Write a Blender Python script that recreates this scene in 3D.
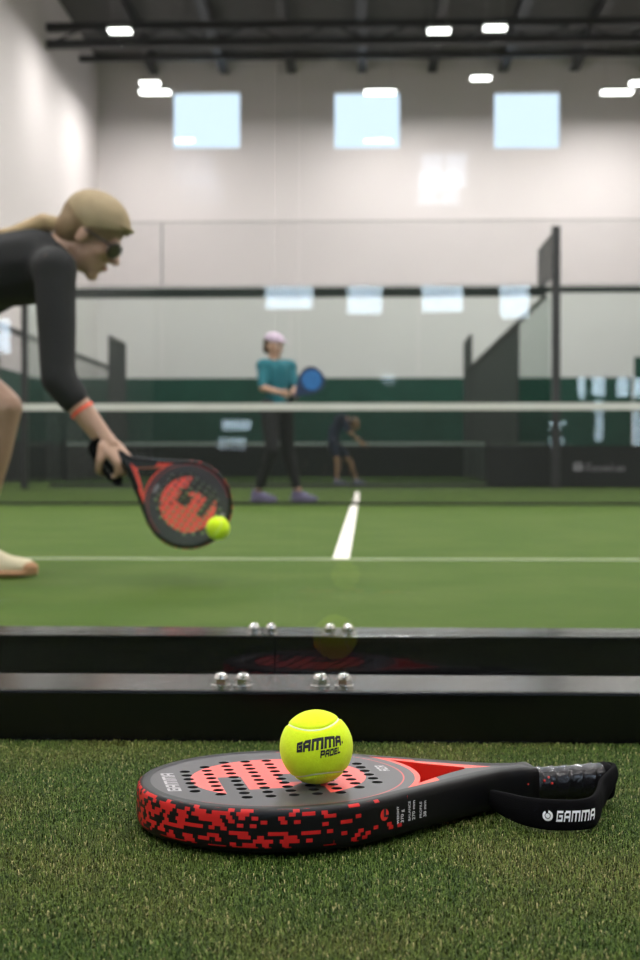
import bpy, bmesh, math, random
import numpy as np
from mathutils import Vector, Matrix, noise

random.seed(7)
RNG = np.random.default_rng(7)
SC = bpy.context.scene
C = SC.collection
for o in list(bpy.data.objects):
    bpy.data.objects.remove(o)
R = math.radians

# ------------------------------------------------------------------ camera
FPX = 1370.0
CAM_H = 0.324
cam_d = bpy.data.cameras.new('camera')
cam = bpy.data.objects.new('camera', cam_d)
C.objects.link(cam)
cam.location = (0, 0, CAM_H)
cam.rotation_euler = (R(90 - 0.54), 0, math.atan(44 / FPX))
cam_d.sensor_fit = 'VERTICAL'
cam_d.sensor_height = 36
cam_d.sensor_width = 24
cam_d.lens = FPX / 960 * 36
cam_d.clip_start = 0.05
cam_d.clip_end = 200
cam_d.dof.use_dof = True
cam_d.dof.focus_distance = 1.225
cam_d.dof.aperture_fstop = 8.0
cam_d.dof.aperture_blades = 9
SC.camera = cam

# ------------------------------------------------------------------ world: bright overcast sky, brighter on the entrance side
w = bpy.data.worlds.new('sky')
SC.world = w
w.use_nodes = True
wn = w.node_tree
wn.nodes.clear()
wo = wn.nodes.new('ShaderNodeOutputWorld')
bg = wn.nodes.new('ShaderNodeBackground')
tc = wn.nodes.new('ShaderNodeTexCoord')
sx = wn.nodes.new('ShaderNodeSeparateXYZ')
mr = wn.nodes.new('ShaderNodeMapRange')
mr.inputs['From Min'].default_value = -0.3
mr.inputs['From Max'].default_value = 0.3
mr.inputs['To Min'].default_value = 24.0
mr.inputs['To Max'].default_value = 1.5
wn.links.new(tc.outputs['Generated'], sx.inputs[0])
wn.links.new(sx.outputs['Y'], mr.inputs['Value'])
bg.inputs['Color'].default_value = (0.68, 0.81, 1.0, 1)
wn.links.new(mr.outputs[0], bg.inputs['Strength'])
wn.links.new(bg.outputs[0], wo.inputs[0])

SC.view_settings.view_transform = 'Standard'
SC.view_settings.look = 'None'
SC.view_settings.gamma = 1
SC.view_settings.use_curve_mapping = False
SC.view_settings.exposure = 0.0
LAMP_W = 430.0      # lamps over the courts
LAMP_FAR_W = 105.0  # the row next to the far wall
SC.cycles.transparent_max_bounces = 24
SC.cycles.max_bounces = 10
SC.cycles.diffuse_bounces = 4
SC.cycles.sample_clamp_indirect = 6
SC.cycles.use_denoising = True

CM = (Matrix.Translation(cam.location) @ cam.rotation_euler.to_matrix().to_4x4())


def at(px, py, Y):
    """pixel of the photograph -> world point on the plane y = Y"""
    d = CM.to_3x3() @ Vector(((px - 320) / FPX, (480 - py) / FPX, -1))
    t = Y / d.y
    return Vector((d.x * t, Y, CAM_H + d.z * t))


# ------------------------------------------------------------------ small helpers
def tag(o, label=None, cat=None, group=None, kind=None):
    if label: o['label'] = label
    if cat: o['category'] = cat
    if group: o['group'] = group
    if kind: o['kind'] = kind
    return o


def link(name, me, mat=None, parent=None, smooth=False):
    o = bpy.data.objects.new(name, me)
    C.objects.link(o)
    if mat is not None:
        for m in (mat if isinstance(mat, (list, tuple)) else [mat]):
            me.materials.append(m)
    if parent is not None:
        o.parent = parent
    if smooth:
        me.polygons.foreach_set('use_smooth', [True] * len(me.polygons))
    return o


def from_bm(name, bm, mat=None, parent=None, smooth=False):
    me = bpy.data.meshes.new(name)
    bmesh.ops.recalc_face_normals(bm, faces=bm.faces)
    bm.to_mesh(me)
    bm.free()
    return link(name, me, mat, parent, smooth)


def empty(name, loc=(0, 0, 0), rot=(0, 0, 0)):
    o = bpy.data.objects.new(name, None)
    C.objects.link(o)
    o.location = loc
    o.rotation_euler = rot
    o.empty_display_size = 0.1
    return o


def box(bm, x0, x1, y0, y1, z0, z1, bevel=0):
    vs = [bm.verts.new((x, y, z)) for x in (x0, x1) for y in (y0, y1) for z in (z0, z1)]
    fs = [(0, 1, 3, 2), (4, 6, 7, 5), (0, 4, 5, 1), (2, 3, 7, 6), (0, 2, 6, 4), (1, 5, 7, 3)]
    faces = [bm.faces.new([vs[i] for i in f]) for f in fs]
    if bevel:
        es = list({e for f in faces for e in f.edges})
        bmesh.ops.bevel(bm, geom=es, offset=bevel, segments=2, affect='EDGES', profile=0.5)


def boxobj(name, x0, x1, y0, y1, z0, z1, mat, parent=None, bevel=0):
    bm = bmesh.new()
    box(bm, x0, x1, y0, y1, z0, z1, bevel)
    return from_bm(name, bm, mat, parent)


def tube(bm, p, q, r, n=10, r2=None, cap=True):
    p, q = Vector(p), Vector(q)
    d = (q - p).normalized()
    a = d.orthogonal().normalized()
    b = d.cross(a)
    r2 = r if r2 is None else r2
    A = [bm.verts.new(p + (a * math.cos(t) + b * math.sin(t)) * r) for t in [2 * math.pi * i / n for i in range(n)]]
    B = [bm.verts.new(q + (a * math.cos(t) + b * math.sin(t)) * r2) for t in [2 * math.pi * i / n for i in range(n)]]
    for i in range(n):
        bm.faces.new((A[i], A[(i + 1) % n], B[(i + 1) % n], B[i]))
    if cap:
        bm.faces.new(A[::-1])
        bm.faces.new(B)


def copy_tree(o, parent=None):
    c = o.copy()
    C.objects.link(c)
    c.parent = parent
    for ch in o.children:
        copy_tree(ch, c)
    return c


def realize(me, mods):
    """mesh with modifiers applied, no ops"""
    o = bpy.data.objects.new('tmp_build', me)
    C.objects.link(o)
    mods(o)
    dg = bpy.context.evaluated_depsgraph_get()
    dg.update()
    out = bpy.data.meshes.new_from_object(o.evaluated_get(dg))
    bpy.data.objects.remove(o)
    return out


# ------------------------------------------------------------------ node expressions
class E:
    def __init__(s, nt, sock): s.nt, s.s = nt, sock

    def _op(s, op, *a):
        n = s.nt.nodes.new('ShaderNodeMath')
        n.operation = op
        for i, v in enumerate((s,) + a):
            if isinstance(v, E): s.nt.links.new(v.s, n.inputs[i])
            else: n.inputs[i].default_value = v
        return E(s.nt, n.outputs[0])

    def __add__(s, o): return s._op('ADD', o)
    def __sub__(s, o): return s._op('SUBTRACT', o)
    def __mul__(s, o): return s._op('MULTIPLY', o)
    def __truediv__(s, o): return s._op('DIVIDE', o)
    def lt(s, o): return s._op('LESS_THAN', o)
    def gt(s, o): return s._op('GREATER_THAN', o)
    def max(s, o): return s._op('MAXIMUM', o)
    def min(s, o): return s._op('MINIMUM', o)
    def abs(s): return s._op('ABSOLUTE')
    def floor(s): return s._op('FLOOR')
    def sqrt(s): return s._op('SQRT')
    def inv(s): return (s * -1.0) + 1.0
    def between(s, a, b): return s.gt(a) * s.lt(b)


def new_mat(name):
    m = bpy.data.materials.new(name)
    m.use_nodes = True
    nt = m.node_tree
    b = nt.nodes['Principled BSDF']
    return m, nt, b


def mixcol(nt, fac, a, b):
    n = nt.nodes.new('ShaderNodeMix')
    n.data_type = 'RGBA'
    for v, i in ((fac, 0), (a, 6), (b, 7)):
        if isinstance(v, E): nt.links.new(v.s, n.inputs[i])
        elif hasattr(v, 'is_output'): nt.links.new(v, n.inputs[i])
        elif i == 0: n.inputs[0].default_value = v
        else: n.inputs[i].default_value = (*v, 1)
    return n.outputs[2]


def objxyz(nt, which='Object'):
    t = nt.nodes.new('ShaderNodeTexCoord')
    s = nt.nodes.new('ShaderNodeSeparateXYZ')
    nt.links.new(t.outputs[which], s.inputs[0])
    return [E(nt, s.outputs[i]) for i in range(3)]


def noise_node(nt, scale, detail=3, which='Object', rough=0.55):
    t = nt.nodes.new('ShaderNodeTexCoord')
    n = nt.nodes.new('ShaderNodeTexNoise')
    n.inputs['Scale'].default_value = scale
    n.inputs['Detail'].default_value = detail
    n.inputs['Roughness'].default_value = rough
    nt.links.new(t.outputs[which], n.inputs['Vector'])
    return E(nt, n.outputs['Fac'])


def mat(name, col, rough=0.6, metal=0.0, var=0.12, scale=6, bump=0.0, bscale=60, spec=0.5, emit=None):
    m, nt, b = new_mat(name)
    f = noise_node(nt, scale)
    dark = tuple(c * (1 - var) for c in col)
    light = tuple(min(1, c * (1 + var)) for c in col)
    nt.links.new(mixcol(nt, f, dark, light), b.inputs['Base Color'])
    b.inputs['Roughness'].default_value = rough
    b.inputs['Metallic'].default_value = metal
    b.inputs['Specular IOR Level'].default_value = spec
    if bump:
        bn = nt.nodes.new('ShaderNodeBump')
        bn.inputs['Strength'].default_value = bump
        bn.inputs['Distance'].default_value = 0.002
        nt.links.new(noise_node(nt, bscale, 4).s, bn.inputs['Height'])
        nt.links.new(bn.outputs[0], b.inputs['Normal'])
    if emit:
        b.inputs['Emission Color'].default_value = (*emit[0], 1)
        b.inputs['Emission Strength'].default_value = emit[1]
    return m


def glass_mat(name, tint, ior=1.5):
    m = bpy.data.materials.new(name)
    m.use_nodes = True
    nt = m.node_tree
    nt.nodes.clear()
    out = nt.nodes.new('ShaderNodeOutputMaterial')
    mx = nt.nodes.new('ShaderNodeMixShader')
    tr = nt.nodes.new('ShaderNodeBsdfTransparent')
    gl = nt.nodes.new('ShaderNodeBsdfGlossy')
    fr = nt.nodes.new('ShaderNodeFresnel')
    # always evaluate the outside Fresnel: flip the normal on back faces is done by Cycles, the ior is kept low
    fr.inputs['IOR'].default_value = ior
    geo = nt.nodes.new('ShaderNodeNewGeometry')
    inv = E(nt, geo.outputs['Backfacing']).inv()
    fac = E(nt, fr.outputs[0]) * inv
    tr.inputs['Color'].default_value = (*tint, 1)
    gl.inputs['Roughness'].default_value = 0.0
    nt.links.new(fac.min(1.0).s, mx.inputs[0])
    nt.links.new(tr.outputs[0], mx.inputs[1])
    nt.links.new(gl.outputs[0], mx.inputs[2])
    nt.links.new(mx.outputs[0], out.inputs[0])
    return m


M = {}
M['wall'] = mat('white_painted_wall', (0.70, 0.645, 0.64), 0.85, var=0.03, scale=0.6)
M['wall_dark'] = mat('darkened_unseen_wall', (0.022, 0.023, 0.025), 0.85, var=0.1, scale=0.6)  # unseen entrance wall, darkened to cut its reflected veil in the court glass
M['deck'] = mat('dark_roof_deck', (0.075, 0.073, 0.072), 0.9, var=0.2, scale=2)
M['steel_dark'] = mat('dark_grey_steel', (0.018, 0.018, 0.019), 0.6, var=0.2, scale=3)
M['bar'] = mat('black_powder_coated_steel', (0.0018, 0.0018, 0.002), 0.17, var=0.25, scale=14, bump=0.008, bscale=90, spec=0.5)
M['chrome'] = mat('bright_steel', (0.75, 0.74, 0.72), 0.22, metal=1.0, var=0.08, scale=80)
M['glass'] = glass_mat('clear_court_glass', (0.975, 0.985, 0.98))
M['glass_far'] = glass_mat('greenish_court_glass', (0.88, 0.93, 0.91))
M['glass_side'] = glass_mat('grey_green_side_glass', (0.72, 0.78, 0.76))
M['tint_0'] = glass_mat('reflection_dimming_glass', (0.60, 0.60, 0.60))  # tint added to dim this window's reflection in the near glass
M['tint_1'] = glass_mat('strong_reflection_dimming_glass', (0.30, 0.30, 0.31))  # deeper tint added so the second mirrored window stays faint
M['glass_edge'] = glass_mat('polished_glass_edge', (0.95, 0.97, 0.96), 1.0001)
M['white'] = mat('white_webbing', (0.55, 0.54, 0.50), 0.8, var=0.05, scale=9)
M['band_grey'] = mat('grey_net_band', (0.22, 0.24, 0.23), 0.9)
M['cord'] = mat('black_net_cord', (0.012, 0.014, 0.013), 0.9, var=0.1, scale=9)
M['mesh'] = mat('grey_mesh_wire', (0.045, 0.05, 0.048), 0.6, var=0.1, scale=9)
M['rail'] = mat('grey_steel_rail', (0.022, 0.022, 0.023), 0.55, var=0.15, scale=4)
M['green_screen'] = mat('dark_green_windscreen', (0.016, 0.062, 0.046), 0.9, var=0.3, scale=1.2)
M['black_board'] = mat('black_board', (0.003, 0.004, 0.004), 0.8, var=0.3, scale=2)
M['line'] = mat('white_court_line', (0.85, 0.80, 0.74), 0.9, var=0.06, scale=12)
M['line_worn'] = mat('worn_white_court_line', (0.36, 0.40, 0.26), 0.9, var=0.25, scale=5)
M['skin'] = mat('light_skin', (0.40, 0.235, 0.165), 0.55, var=0.10, scale=11)
M['skin_dim'] = mat('tanned_skin', (0.30, 0.15, 0.09), 0.6, var=0.10, scale=11)
M['black_cloth'] = mat('black_jersey', (0.006, 0.006, 0.007), 0.85, var=0.3, scale=9)
M['teal_cloth'] = mat('teal_jersey', (0.012, 0.12, 0.15), 0.85, var=0.2, scale=9)
M['navy_cloth'] = mat('navy_jersey', (0.02, 0.022, 0.05), 0.85, var=0.2, scale=9)
M['blond'] = mat('blond_hair', (0.38, 0.26, 0.13), 0.6, var=0.4, scale=34, bump=0.6, bscale=60)
M['dark_blond'] = mat('dark_blond_hair', (0.20, 0.125, 0.06), 0.6, var=0.4, scale=34, bump=0.6, bscale=60)
M['brown_hair'] = mat('brown_hair', (0.06, 0.035, 0.025), 0.6, var=0.3, scale=30)
M['lens'] = mat('dark_tinted_lens', (0.035, 0.022, 0.02), 0.3, var=0.1, scale=20)
M['eye'] = mat('eye_white', (0.7, 0.68, 0.65), 0.3, var=0.02)
M['shoe'] = mat('cream_shoe', (0.62, 0.52, 0.36), 0.7, var=0.15, scale=25)
M['sole'] = mat('tan_rubber_sole', (0.38, 0.19, 0.10), 0.8, var=0.2, scale=25)
M['purple_shoe'] = mat('purple_grey_shoe', (0.18, 0.15, 0.28), 0.7, var=0.2, scale=25)
M['pale_cap'] = mat('pale_lilac_cap', (0.50, 0.40, 0.50), 0.8, var=0.1, scale=25)
M['orange_band'] = mat('orange_wristband', (0.85, 0.10, 0.05), 0.7, var=0.05)
M['blue'] = mat('blue_racket_face', (0.03, 0.16, 0.42), 0.5, var=0.3, scale=20)
M['navy'] = mat('navy_racket_frame', (0.015, 0.03, 0.08), 0.5, var=0.1)
M['black_print'] = mat('black_print', (0.006, 0.006, 0.010), 0.7, var=0.05)
M['silver_print'] = mat('silver_print', (0.42, 0.40, 0.41), 0.45, var=0.05, scale=90)
M['white_print'] = mat('white_print', (0.85, 0.85, 0.86), 0.7, var=0.05, scale=90)
M['grey_print'] = mat('pale_grey_lettering', (0.24, 0.23, 0.25), 0.8, var=0.05)
M['red_print'] = mat('red_print', (0.62, 0.018, 0.012), 0.45, var=0.1, scale=60)
M['webbing'] = mat('black_strap_webbing', (0.0025, 0.0025, 0.003), 0.95, var=0.3, scale=300, bump=0.3, bscale=900, spec=0.08)
M['housing'] = mat('lamp_housing', (0.3, 0.3, 0.3), 0.5, var=0.05)
M['lamp'] = mat('lamp_lens', (0.9, 0.9, 0.9), 0.4, var=0.01, emit=((1.0, 0.985, 0.95), 7.0))
M['frame_white'] = mat('white_window_frame', (0.7, 0.7, 0.7), 0.5, var=0.05)


def turf_mat(name, cols, blade=False):
    m, nt, b = new_mat(name)
    big = noise_node(nt, 2.2 if not blade else 5.0, 4)
    fine = noise_node(nt, 160 if not blade else 40, 3)
    c = mixcol(nt, ((big - 0.42) * 5.0).max(0.0).min(1.0), cols[0], cols[1])
    if blade:
        geo = nt.nodes.new('ShaderNodeNewGeometry')
        rnd = E(nt, geo.outputs['Random Per Island'])
        c = mixcol(nt, rnd.lt(0.35) * 0.65, c, (0.006, 0.018, 0.002))
        c = mixcol(nt, rnd.gt(0.62) * 0.75, c, cols[2])
        c = mixcol(nt, rnd.gt(0.955), c, cols[3])
        b.inputs['Transmission Weight'].default_value = 0.0
    else:
        c = mixcol(nt, (fine - 0.3) * 1.5, c, cols[2])
    nt.links.new(c, b.inputs['Base Color'])
    b.inputs['Roughness'].default_value = 0.6 if blade else 0.85
    b.inputs['Specular IOR Level'].default_value = 0.12
    if not blade:
        bn = nt.nodes.new('ShaderNodeBump')
        bn.inputs['Strength'].default_value = 0.6
        bn.inputs['Distance'].default_value = 0.004
        nt.links.new(fine.s, bn.inputs['Height'])
        nt.links.new(bn.outputs[0], b.inputs['Normal'])
    return m


M['turf'] = turf_mat('green_court_turf', ((0.044, 0.084, 0.009), (0.064, 0.101, 0.017), (0.054, 0.092, 0.012)))
M['turf_base'] = turf_mat('sandy_turf_base', ((0.04, 0.06, 0.014), (0.065, 0.07, 0.024), (0.03, 0.045, 0.01)))
M['blade'] = turf_mat('turf_blades', ((0.031, 0.067, 0.006), (0.092, 0.098, 0.019), (0.100, 0.150, 0.027), (0.32, 0.29, 0.13)), True)

# ------------------------------------------------------------------ room shell
X0, X1, Y0, Y1, ZC = -8.95, 14.0, -14.0, 46.0, 14.0
T = 0.3


def holed_wall(name, y0, y1, rects, mt):
    bm = bmesh.new()
    xs = sorted({X0 - T, X1 + T, *[r[0] for r in rects], *[r[1] for r in rects]})
    zs = sorted({-0.1, ZC, *[r[2] for r in rects], *[r[3] for r in rects]})
    for i in range(len(xs) - 1):
        for j in range(len(zs) - 1):
            cx, cz = (xs[i] + xs[i + 1]) / 2, (zs[j] + zs[j + 1]) / 2
            if any(r[0] < cx < r[1] and r[2] < cz < r[3] for r in rects):
                continue
            box(bm, xs[i], xs[i + 1], y0, y1, zs[j], zs[j + 1])
    return tag(from_bm(name, bm, mt), kind='structure')


def px_rect(x0, y0, x1, y1, Y):
    a, b = at(x0, y1, Y), at(x1, y0, Y)
    return (a.x, b.x, a.z, b.z)


far_rects = [px_rect(172, 91, 241, 149, Y1), px_rect(333, 91, 401, 149, Y1), px_rect(493, 91, 561, 149, Y1)]


def mirror_rect(x0, y0, x1, y1, G):
    """the opening in the entrance wall that the glass standing at y = G mirrors to these pixels"""
    a, b = at(x0, y1, 2 * G - Y0), at(x1, y0, 2 * G - Y0)
    return (a.x, b.x, a.z, b.z)


GF = 22.0     # far glass
GN = 1.645    # near glass
near_rects = [mirror_rect(264, 262, 314, 310, GF), mirror_rect(346, 262, 383, 315, GF),
              mirror_rect(421, 262, 464, 313, GF), mirror_rect(499, 262, 531, 319, GF)]
door_rects = [mirror_rect(222, 419, 251, 431, GF), mirror_rect(217, 438, 246, 449, GF),
              mirror_rect(546, 419, 566, 429, GF), mirror_rect(544, 438, 566, 450, GF),
              mirror_rect(578, 377, 586, 398, GF), mirror_rect(592, 377, 606, 396, GF),
              mirror_rect(595, 400, 604, 440, GF),
              mirror_rect(617, 377, 630, 397, GF), mirror_rect(634, 377, 644, 398, GF),
              mirror_rect(633, 411, 644, 445, GF)]
small_rects = [mirror_rect(419, 148, 470, 189, GN), mirror_rect(170, 148, 216, 187, GN)]
tag(boxobj('floor', X0 - T, X1 + T, Y0 - T, Y1 + T, -0.3, -0.012, M['turf']), kind='structure')
holed_wall('wall_far', Y1, Y1 + T, far_rects, M['wall'])
holed_wall('wall_entrance', Y0 - T, Y0, near_rects + door_rects + small_rects, M['wall_dark'])
tag(boxobj('wall_left', X0 - T, X0, Y0, Y1, -0.1, ZC, M['wall']), kind='structure')
tag(boxobj('wall_right', X1, X1 + T, Y0, Y1, -0.1, ZC, M['wall']), kind='structure')
tag(boxobj('ceiling', X0 - T, X1 + T, Y0 - T, Y1 + T, ZC, ZC + 0.2, M['deck']), kind='structure')


def window(n, r, y, muntin=False, thin=False, pane=None):
    x0, x1, z0, z1 = r
    t = 0.018 if thin else min(0.05, (x1 - x0) * 0.06)
    bm = bmesh.new()
    for a in ((x0, x0 + t, z0, z1), (x1 - t, x1, z0, z1), (x0, x1, z0, z0 + t), (x0, x1, z1 - t, z1)):
        box(bm, a[0], a[1], y - 0.03, y + 0.03, a[2], a[3])
    if muntin:
        box(bm, (x0 + x1) / 2 - t / 2, (x0 + x1) / 2 + t / 2, y - 0.02, y + 0.02, z0, z1)
    o = tag(from_bm('window_%d' % n, bm, M['frame_white']), kind='structure')
    boxobj('pane', x0 + t, x1 - t, y - 0.004, y + 0.004, z0 + t, z1 - t, pane or M['glass'], o)


k = 1
for r in far_rects:
    window(k, r, Y1 + 0.12); k += 1
for r in near_rects + door_rects + small_rects:
    window(k, r, Y0 - 0.12, r in small_rects, r in door_rects, M['tint_%d' % small_rects.index(r)] if r in small_rects else None); k += 1

# roof beams running away from the camera and the truss across
for i, px in enumerate((225, 292, 362, 432, 503, 574, 645, 155)):
    x = at(px, 74, Y1).x
    bm = bmesh.new()
    box(bm, x - 0.15, x + 0.15, 24, Y1, 13.50, 13.56)
    box(bm, x - 0.15, x + 0.15, 24, Y1, 13.94, 14.0)
    box(bm, x - 0.035, x + 0.035, 24, Y1, 13.56, 13.94)
    wh = ['near the left wall', 'above the space left of the first high window', 'above the gap after the first high window',
          'above the middle high window', 'just past the middle high window', 'above the third high window', 'right of the third high window',
          'above the far right corner of the view']
    wh = {225: 'above the first high window', 292: 'over the gap between first and middle high windows', 362: 'above the middle high window',
          432: 'over the gap between middle and third high windows', 503: 'above the third high window, left side', 574: 'just past the third high window',
          645: 'at the right edge of the view', 155: 'nearest the left wall'}[px]
    tag(from_bm('roof_beam', bm, M['steel_dark']), 'dark steel roof beam running lengthwise ' + wh, 'beam', 'lengthwise roof beams')


def truss(y, za, zb, n):
    root = empty('roof_truss', (X0, y, za))
    for z, nm in ((za, 'bottom_chord'), (zb, 'top_chord')):
        boxobj(nm, 0, X1 - X0, -0.12, 0.12, z - za - 0.11, z - za + 0.11, M['steel_dark'], root)
    for i in range(n):
        a = (X1 - X0) * i / n
        b = (X1 - X0) * (i + 0.5) / n
        c_ = (X1 - X0) * (i + 1) / n
        bm = bmesh.new()
        tube(bm, (a, 0, 0), (b, 0, zb - za), 0.035, 6)
        tube(bm, (b, 0, zb - za), (c_, 0, 0), 0.035, 6)
        from_bm('web_brace', bm, M['steel_dark'], root)
    return root


tag(truss(38.5, at(320, 42, 38.5).z, at(320, 25, 38.5).z, 10), 'dark steel roof truss with two chords spanning the hall below the deck', 'truss')
o = boxobj('roof_tie', X0, X1, 42.9, 43.1, 13.1, 13.25, M['steel_dark'])
tag(o, 'thin dark steel tie crossing the roof behind the big truss', 'beam')

# ------------------------------------------------------------------ high bay lamps
def lamp_proto():
    root = empty('ceiling_light')
    bm = bmesh.new()
    box(bm, -0.5, 0.5, -0.22, 0.22, 0.04, 0.12, 0.01)
    from_bm('housing', bm, M['housing'], root)
    for s in (-1, 1):
        boxobj('lens', -0.47, 0.47, s * 0.12 - 0.085, s * 0.12 + 0.085, 0.0, 0.045, M['lamp'], root)
    bm = bmesh.new()
    tube(bm, (-0.35, 0, 0.12), (-0.35, 0, 1.7), 0.006, 6)
    tube(bm, (0.35, 0, 0.12), (0.35, 0, 1.7), 0.006, 6)
    from_bm('hanging_cable', bm, M['housing'], root)
    return root


lp = lamp_proto()
ld = bpy.data.lights.new('lamp_glow', 'AREA')
ld.shape = 'RECTANGLE'
ld.size, ld.size_y = 1.0, 0.4
ld.energy = LAMP_W
ld.color = (1.0, 0.955, 0.945)
ld2 = ld.copy()
ld2.energy = LAMP_FAR_W
lamp_px = [(155, 93, 43.0, 'beside the first high window, near the left wall'), (380, 93, 43.0, 'overlapping the top of the middle high window'),
           (617, 93, 43.0, 'at the right edge, right of the third high window'),
           (481, 79, 42.0, 'just left of the third high window'), (120, 32, 37.0, 'high up near the left wall, under the truss'),
           (439, 32, 37.0, 'under the truss, left of a close pair'), (495, 29, 37.0, 'under the truss, right of a close pair'),
           (150, 84, 41.5, 'small one just above the lamp beside the first high window'),
           (640, 84, 41.5, 'cut by the right edge, just above another lamp')]
spots = []
for px, py, Y, wh in lamp_px:
    spots.append((at(px, py, Y), 'bright high bay lamp ' + wh, 'high bay lamps in view'))
first = True
for p, lb, g in spots:
    o = lp if first else copy_tree(lp)
    first = False
    o.location = p
    if p.y < 42.5: o.scale = (0.62, 0.85, 1)
    tag(o, lb, 'ceiling light', g)
    l = bpy.data.objects.new('lamp_glow', ld2)
    C.objects.link(l)
    l.parent = o
    l.location = (0, 0, -0.02)
# the same lamps over the near part of the hall, above the frame
over = [(x, y) for y in (29.0, 21.0, 13.0, 7.0, 1.5, -5.0) for x in (-5.9, 0.4, 6.9)] + [(12.2, y) for y in (33, 20, 7)]
for x, y in over:
    o = copy_tree(lp)
    for ch in list(o.children):
        if ch.type == 'LIGHT':
            bpy.data.objects.remove(ch)
    o.location = (x, y, 12.2)
    tag(o, 'bright high bay lamp over the near part of the hall, out of frame', 'ceiling light', 'high bay lamps over the near hall')
    l = bpy.data.objects.new('lamp_glow', ld)
    C.objects.link(l)
    l.parent = o
    l.location = (0, 0, -0.02)

# ------------------------------------------------------------------ far background: screens, boards, second court
tag(boxobj('green_windscreen', X0, 8.35, 43.0, 43.06, -0.01, 3.12, M['green_screen']),
    'long dark green windscreen along the foot of the far wall', 'windscreen')
tag(boxobj('green_windscreen', 8.4, X1, 42.9, 42.96, -0.01, 3.75, M['green_screen']),
    'taller dark green windscreen at the right end', 'windscreen')
tag(boxobj('low_black_board', X0, X1, 42.7, 42.78, -0.01, 1.0, M['black_board']),
    'low black board running along the foot of the green windscreen', 'board')

tag(boxobj('green_windscreen', X0 + 0.04, X0 + 0.10, 16.0, 42.6, -0.01, 2.75, M['green_screen']),
    'dark green windscreen along the foot of the left wall', 'windscreen')
tag(boxobj('low_black_board', X0 + 0.14, X0 + 0.20, 16.0, 42.6, -0.01, 1.0, M['black_board']),
    'low black board along the foot of the left wall screen', 'board')

XL, XR = -7.1, at(555, 300, 21.4).x   # sides of the second court


def wire_panel(bm, ax, a0, a1, z0, z1, c0, pitch=0.05, r=0.0025):
    n = max(1, round((a1 - a0) / pitch))
    for i in range(n + 1):
        a = a0 + (a1 - a0) * i / n
        if ax == 'x': box(bm, a - r, a + r, c0 - r, c0 + r, z0, z1)
        else: box(bm, c0 - r, c0 + r, a - r, a + r, z0, z1)
    n = max(1, round((z1 - z0) / pitch))
    for i in range(n + 1):
        z = z0 + (z1 - z0) * i / n
        if ax == 'x': box(bm, a0, a1, c0 - r, c0 + r, z - r, z + r)
        else: box(bm, c0 - r, c0 + r, a0, a1, z - r, z + r)


def mesh_panel(ax, a0, a1, z0, z1, c0, label, group=None, pitch=0.05, fr=0.025, r=0.0025):
    root = empty('mesh_panel', (a0 if ax == 'x' else c0, c0 if ax == 'x' else a0, z0))
    L, H = a1 - a0, z1 - z0
    bm = bmesh.new()
    wire_panel(bm, ax, 0, L, 0, H, 0, pitch, r)
    from_bm('wire_grid', bm, M['mesh'], root)
    bm = bmesh.new()
    for u0, u1, v0, v1 in ((0, L, 0, fr * 1.2), (0, L, H - fr * 1.2, H), (0, fr, 0, H), (L - fr, L, 0, H)):
        if ax == 'x': box(bm, u0, u1, -fr / 2, fr / 2, v0, v1)
        else: box(bm, -fr / 2, fr / 2, u0, u1, v0, v1)
    from_bm('panel_frame', bm, M['rail'], root)
    return tag(root, label, 'mesh panel', group)


for X, nm in ((XR, 'right'), (XL, 'left')):
    mesh_panel('y', 21.46, 23.4, 3.30, 4.0, X, 'tall dark mesh panel seen edge on above the %s' % ('thick post' if nm == 'right' else 'left end of the far railing'), 'side fence panels of the second court')
    g = boxobj('glass_panel', X - 0.006, X + 0.006, 22.06, 26.4, 0.05, 3.06, M['glass_side'])
    tag(g, 'grey green side glass of the second court beside the %s' % ('thick post' if nm == 'right' else 'left wall'), 'glass panel', 'side glass of the second court')
    mesh_panel('y', 26.42, 37.97, 0.02, 3.07, X, 'long low dark mesh fence along the %s side of the second court' % nm, 'side fence panels of the second court', 0.05, 0.04, 0.004 if nm == 'right' else 0.0014)
    mesh_panel('y', 38.0, 40.6, 0.02, 4.0, X, 'tall dark mesh panel at the far %s corner of the second court' % nm, 'side fence panels of the second court', 0.05, 0.05, 0.004)
    r_ = boxobj('side_rail', X - 0.03, X + 0.03, 22.56, 37.97, 3.085, 3.14, M['rail'])
    tag(r_, 'dark top rail sloping away along the %s side fence of the second court' % nm, 'rail', 'rails of the second court')
o = boxobj('steel_post', XR - 0.05, XR + 0.07, 21.3, 21.44, -0.01, 4.05, M['rail'])
tag(o, 'thick dark steel post standing right of the middle of the far railing', 'post')
o = boxobj('railing', XL, XR, 22.45, 22.53, at(400, 297, 22.5).z, at(400, 290, 22.5).z, M['rail'])
tag(o, 'dark horizontal rail behind the far glass, ending at the thick post', 'rail')


def net(x0, x1, y, h, label, pitch=0.045, r=0.0022, bandh=0.06, band='white'):
    root = empty('court_net', ((x0 + x1) / 2, y, 0))
    L = (x1 - x0) / 2
    bm = bmesh.new()
    wire_panel(bm, 'x', -L, L, 0.02, h - bandh, 0, pitch, r)
    from_bm('netting', bm, M['cord'], root)
    boxobj('top_band', -L, L, -0.008, 0.008, h - bandh, h, M[band], root)
    boxobj('bottom_cord', -L, L, -0.012, 0.012, -0.005, 0.02, M['cord'], root)
    for s in (-1, 1):
        bm = bmesh.new()
        tube(bm, (s * L, 0, -0.012), (s * L, 0, h + 0.05), 0.04, 12)
        from_bm('post', bm, M['rail'], root)
    return tag(root, label, 'net')


CX = -0.084   # court axis
net(CX - 5, CX + 5, 11.93, 0.88, 'near court net with broad white top band crossing the whole view', r=0.0046, bandh=0.062)
net(XL + 0.1, XR - 0.1, 31.9, 0.90, 'second court net seen faintly through the near net', bandh=0.08, pitch=0.06, r=0.004, band='band_grey')


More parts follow.
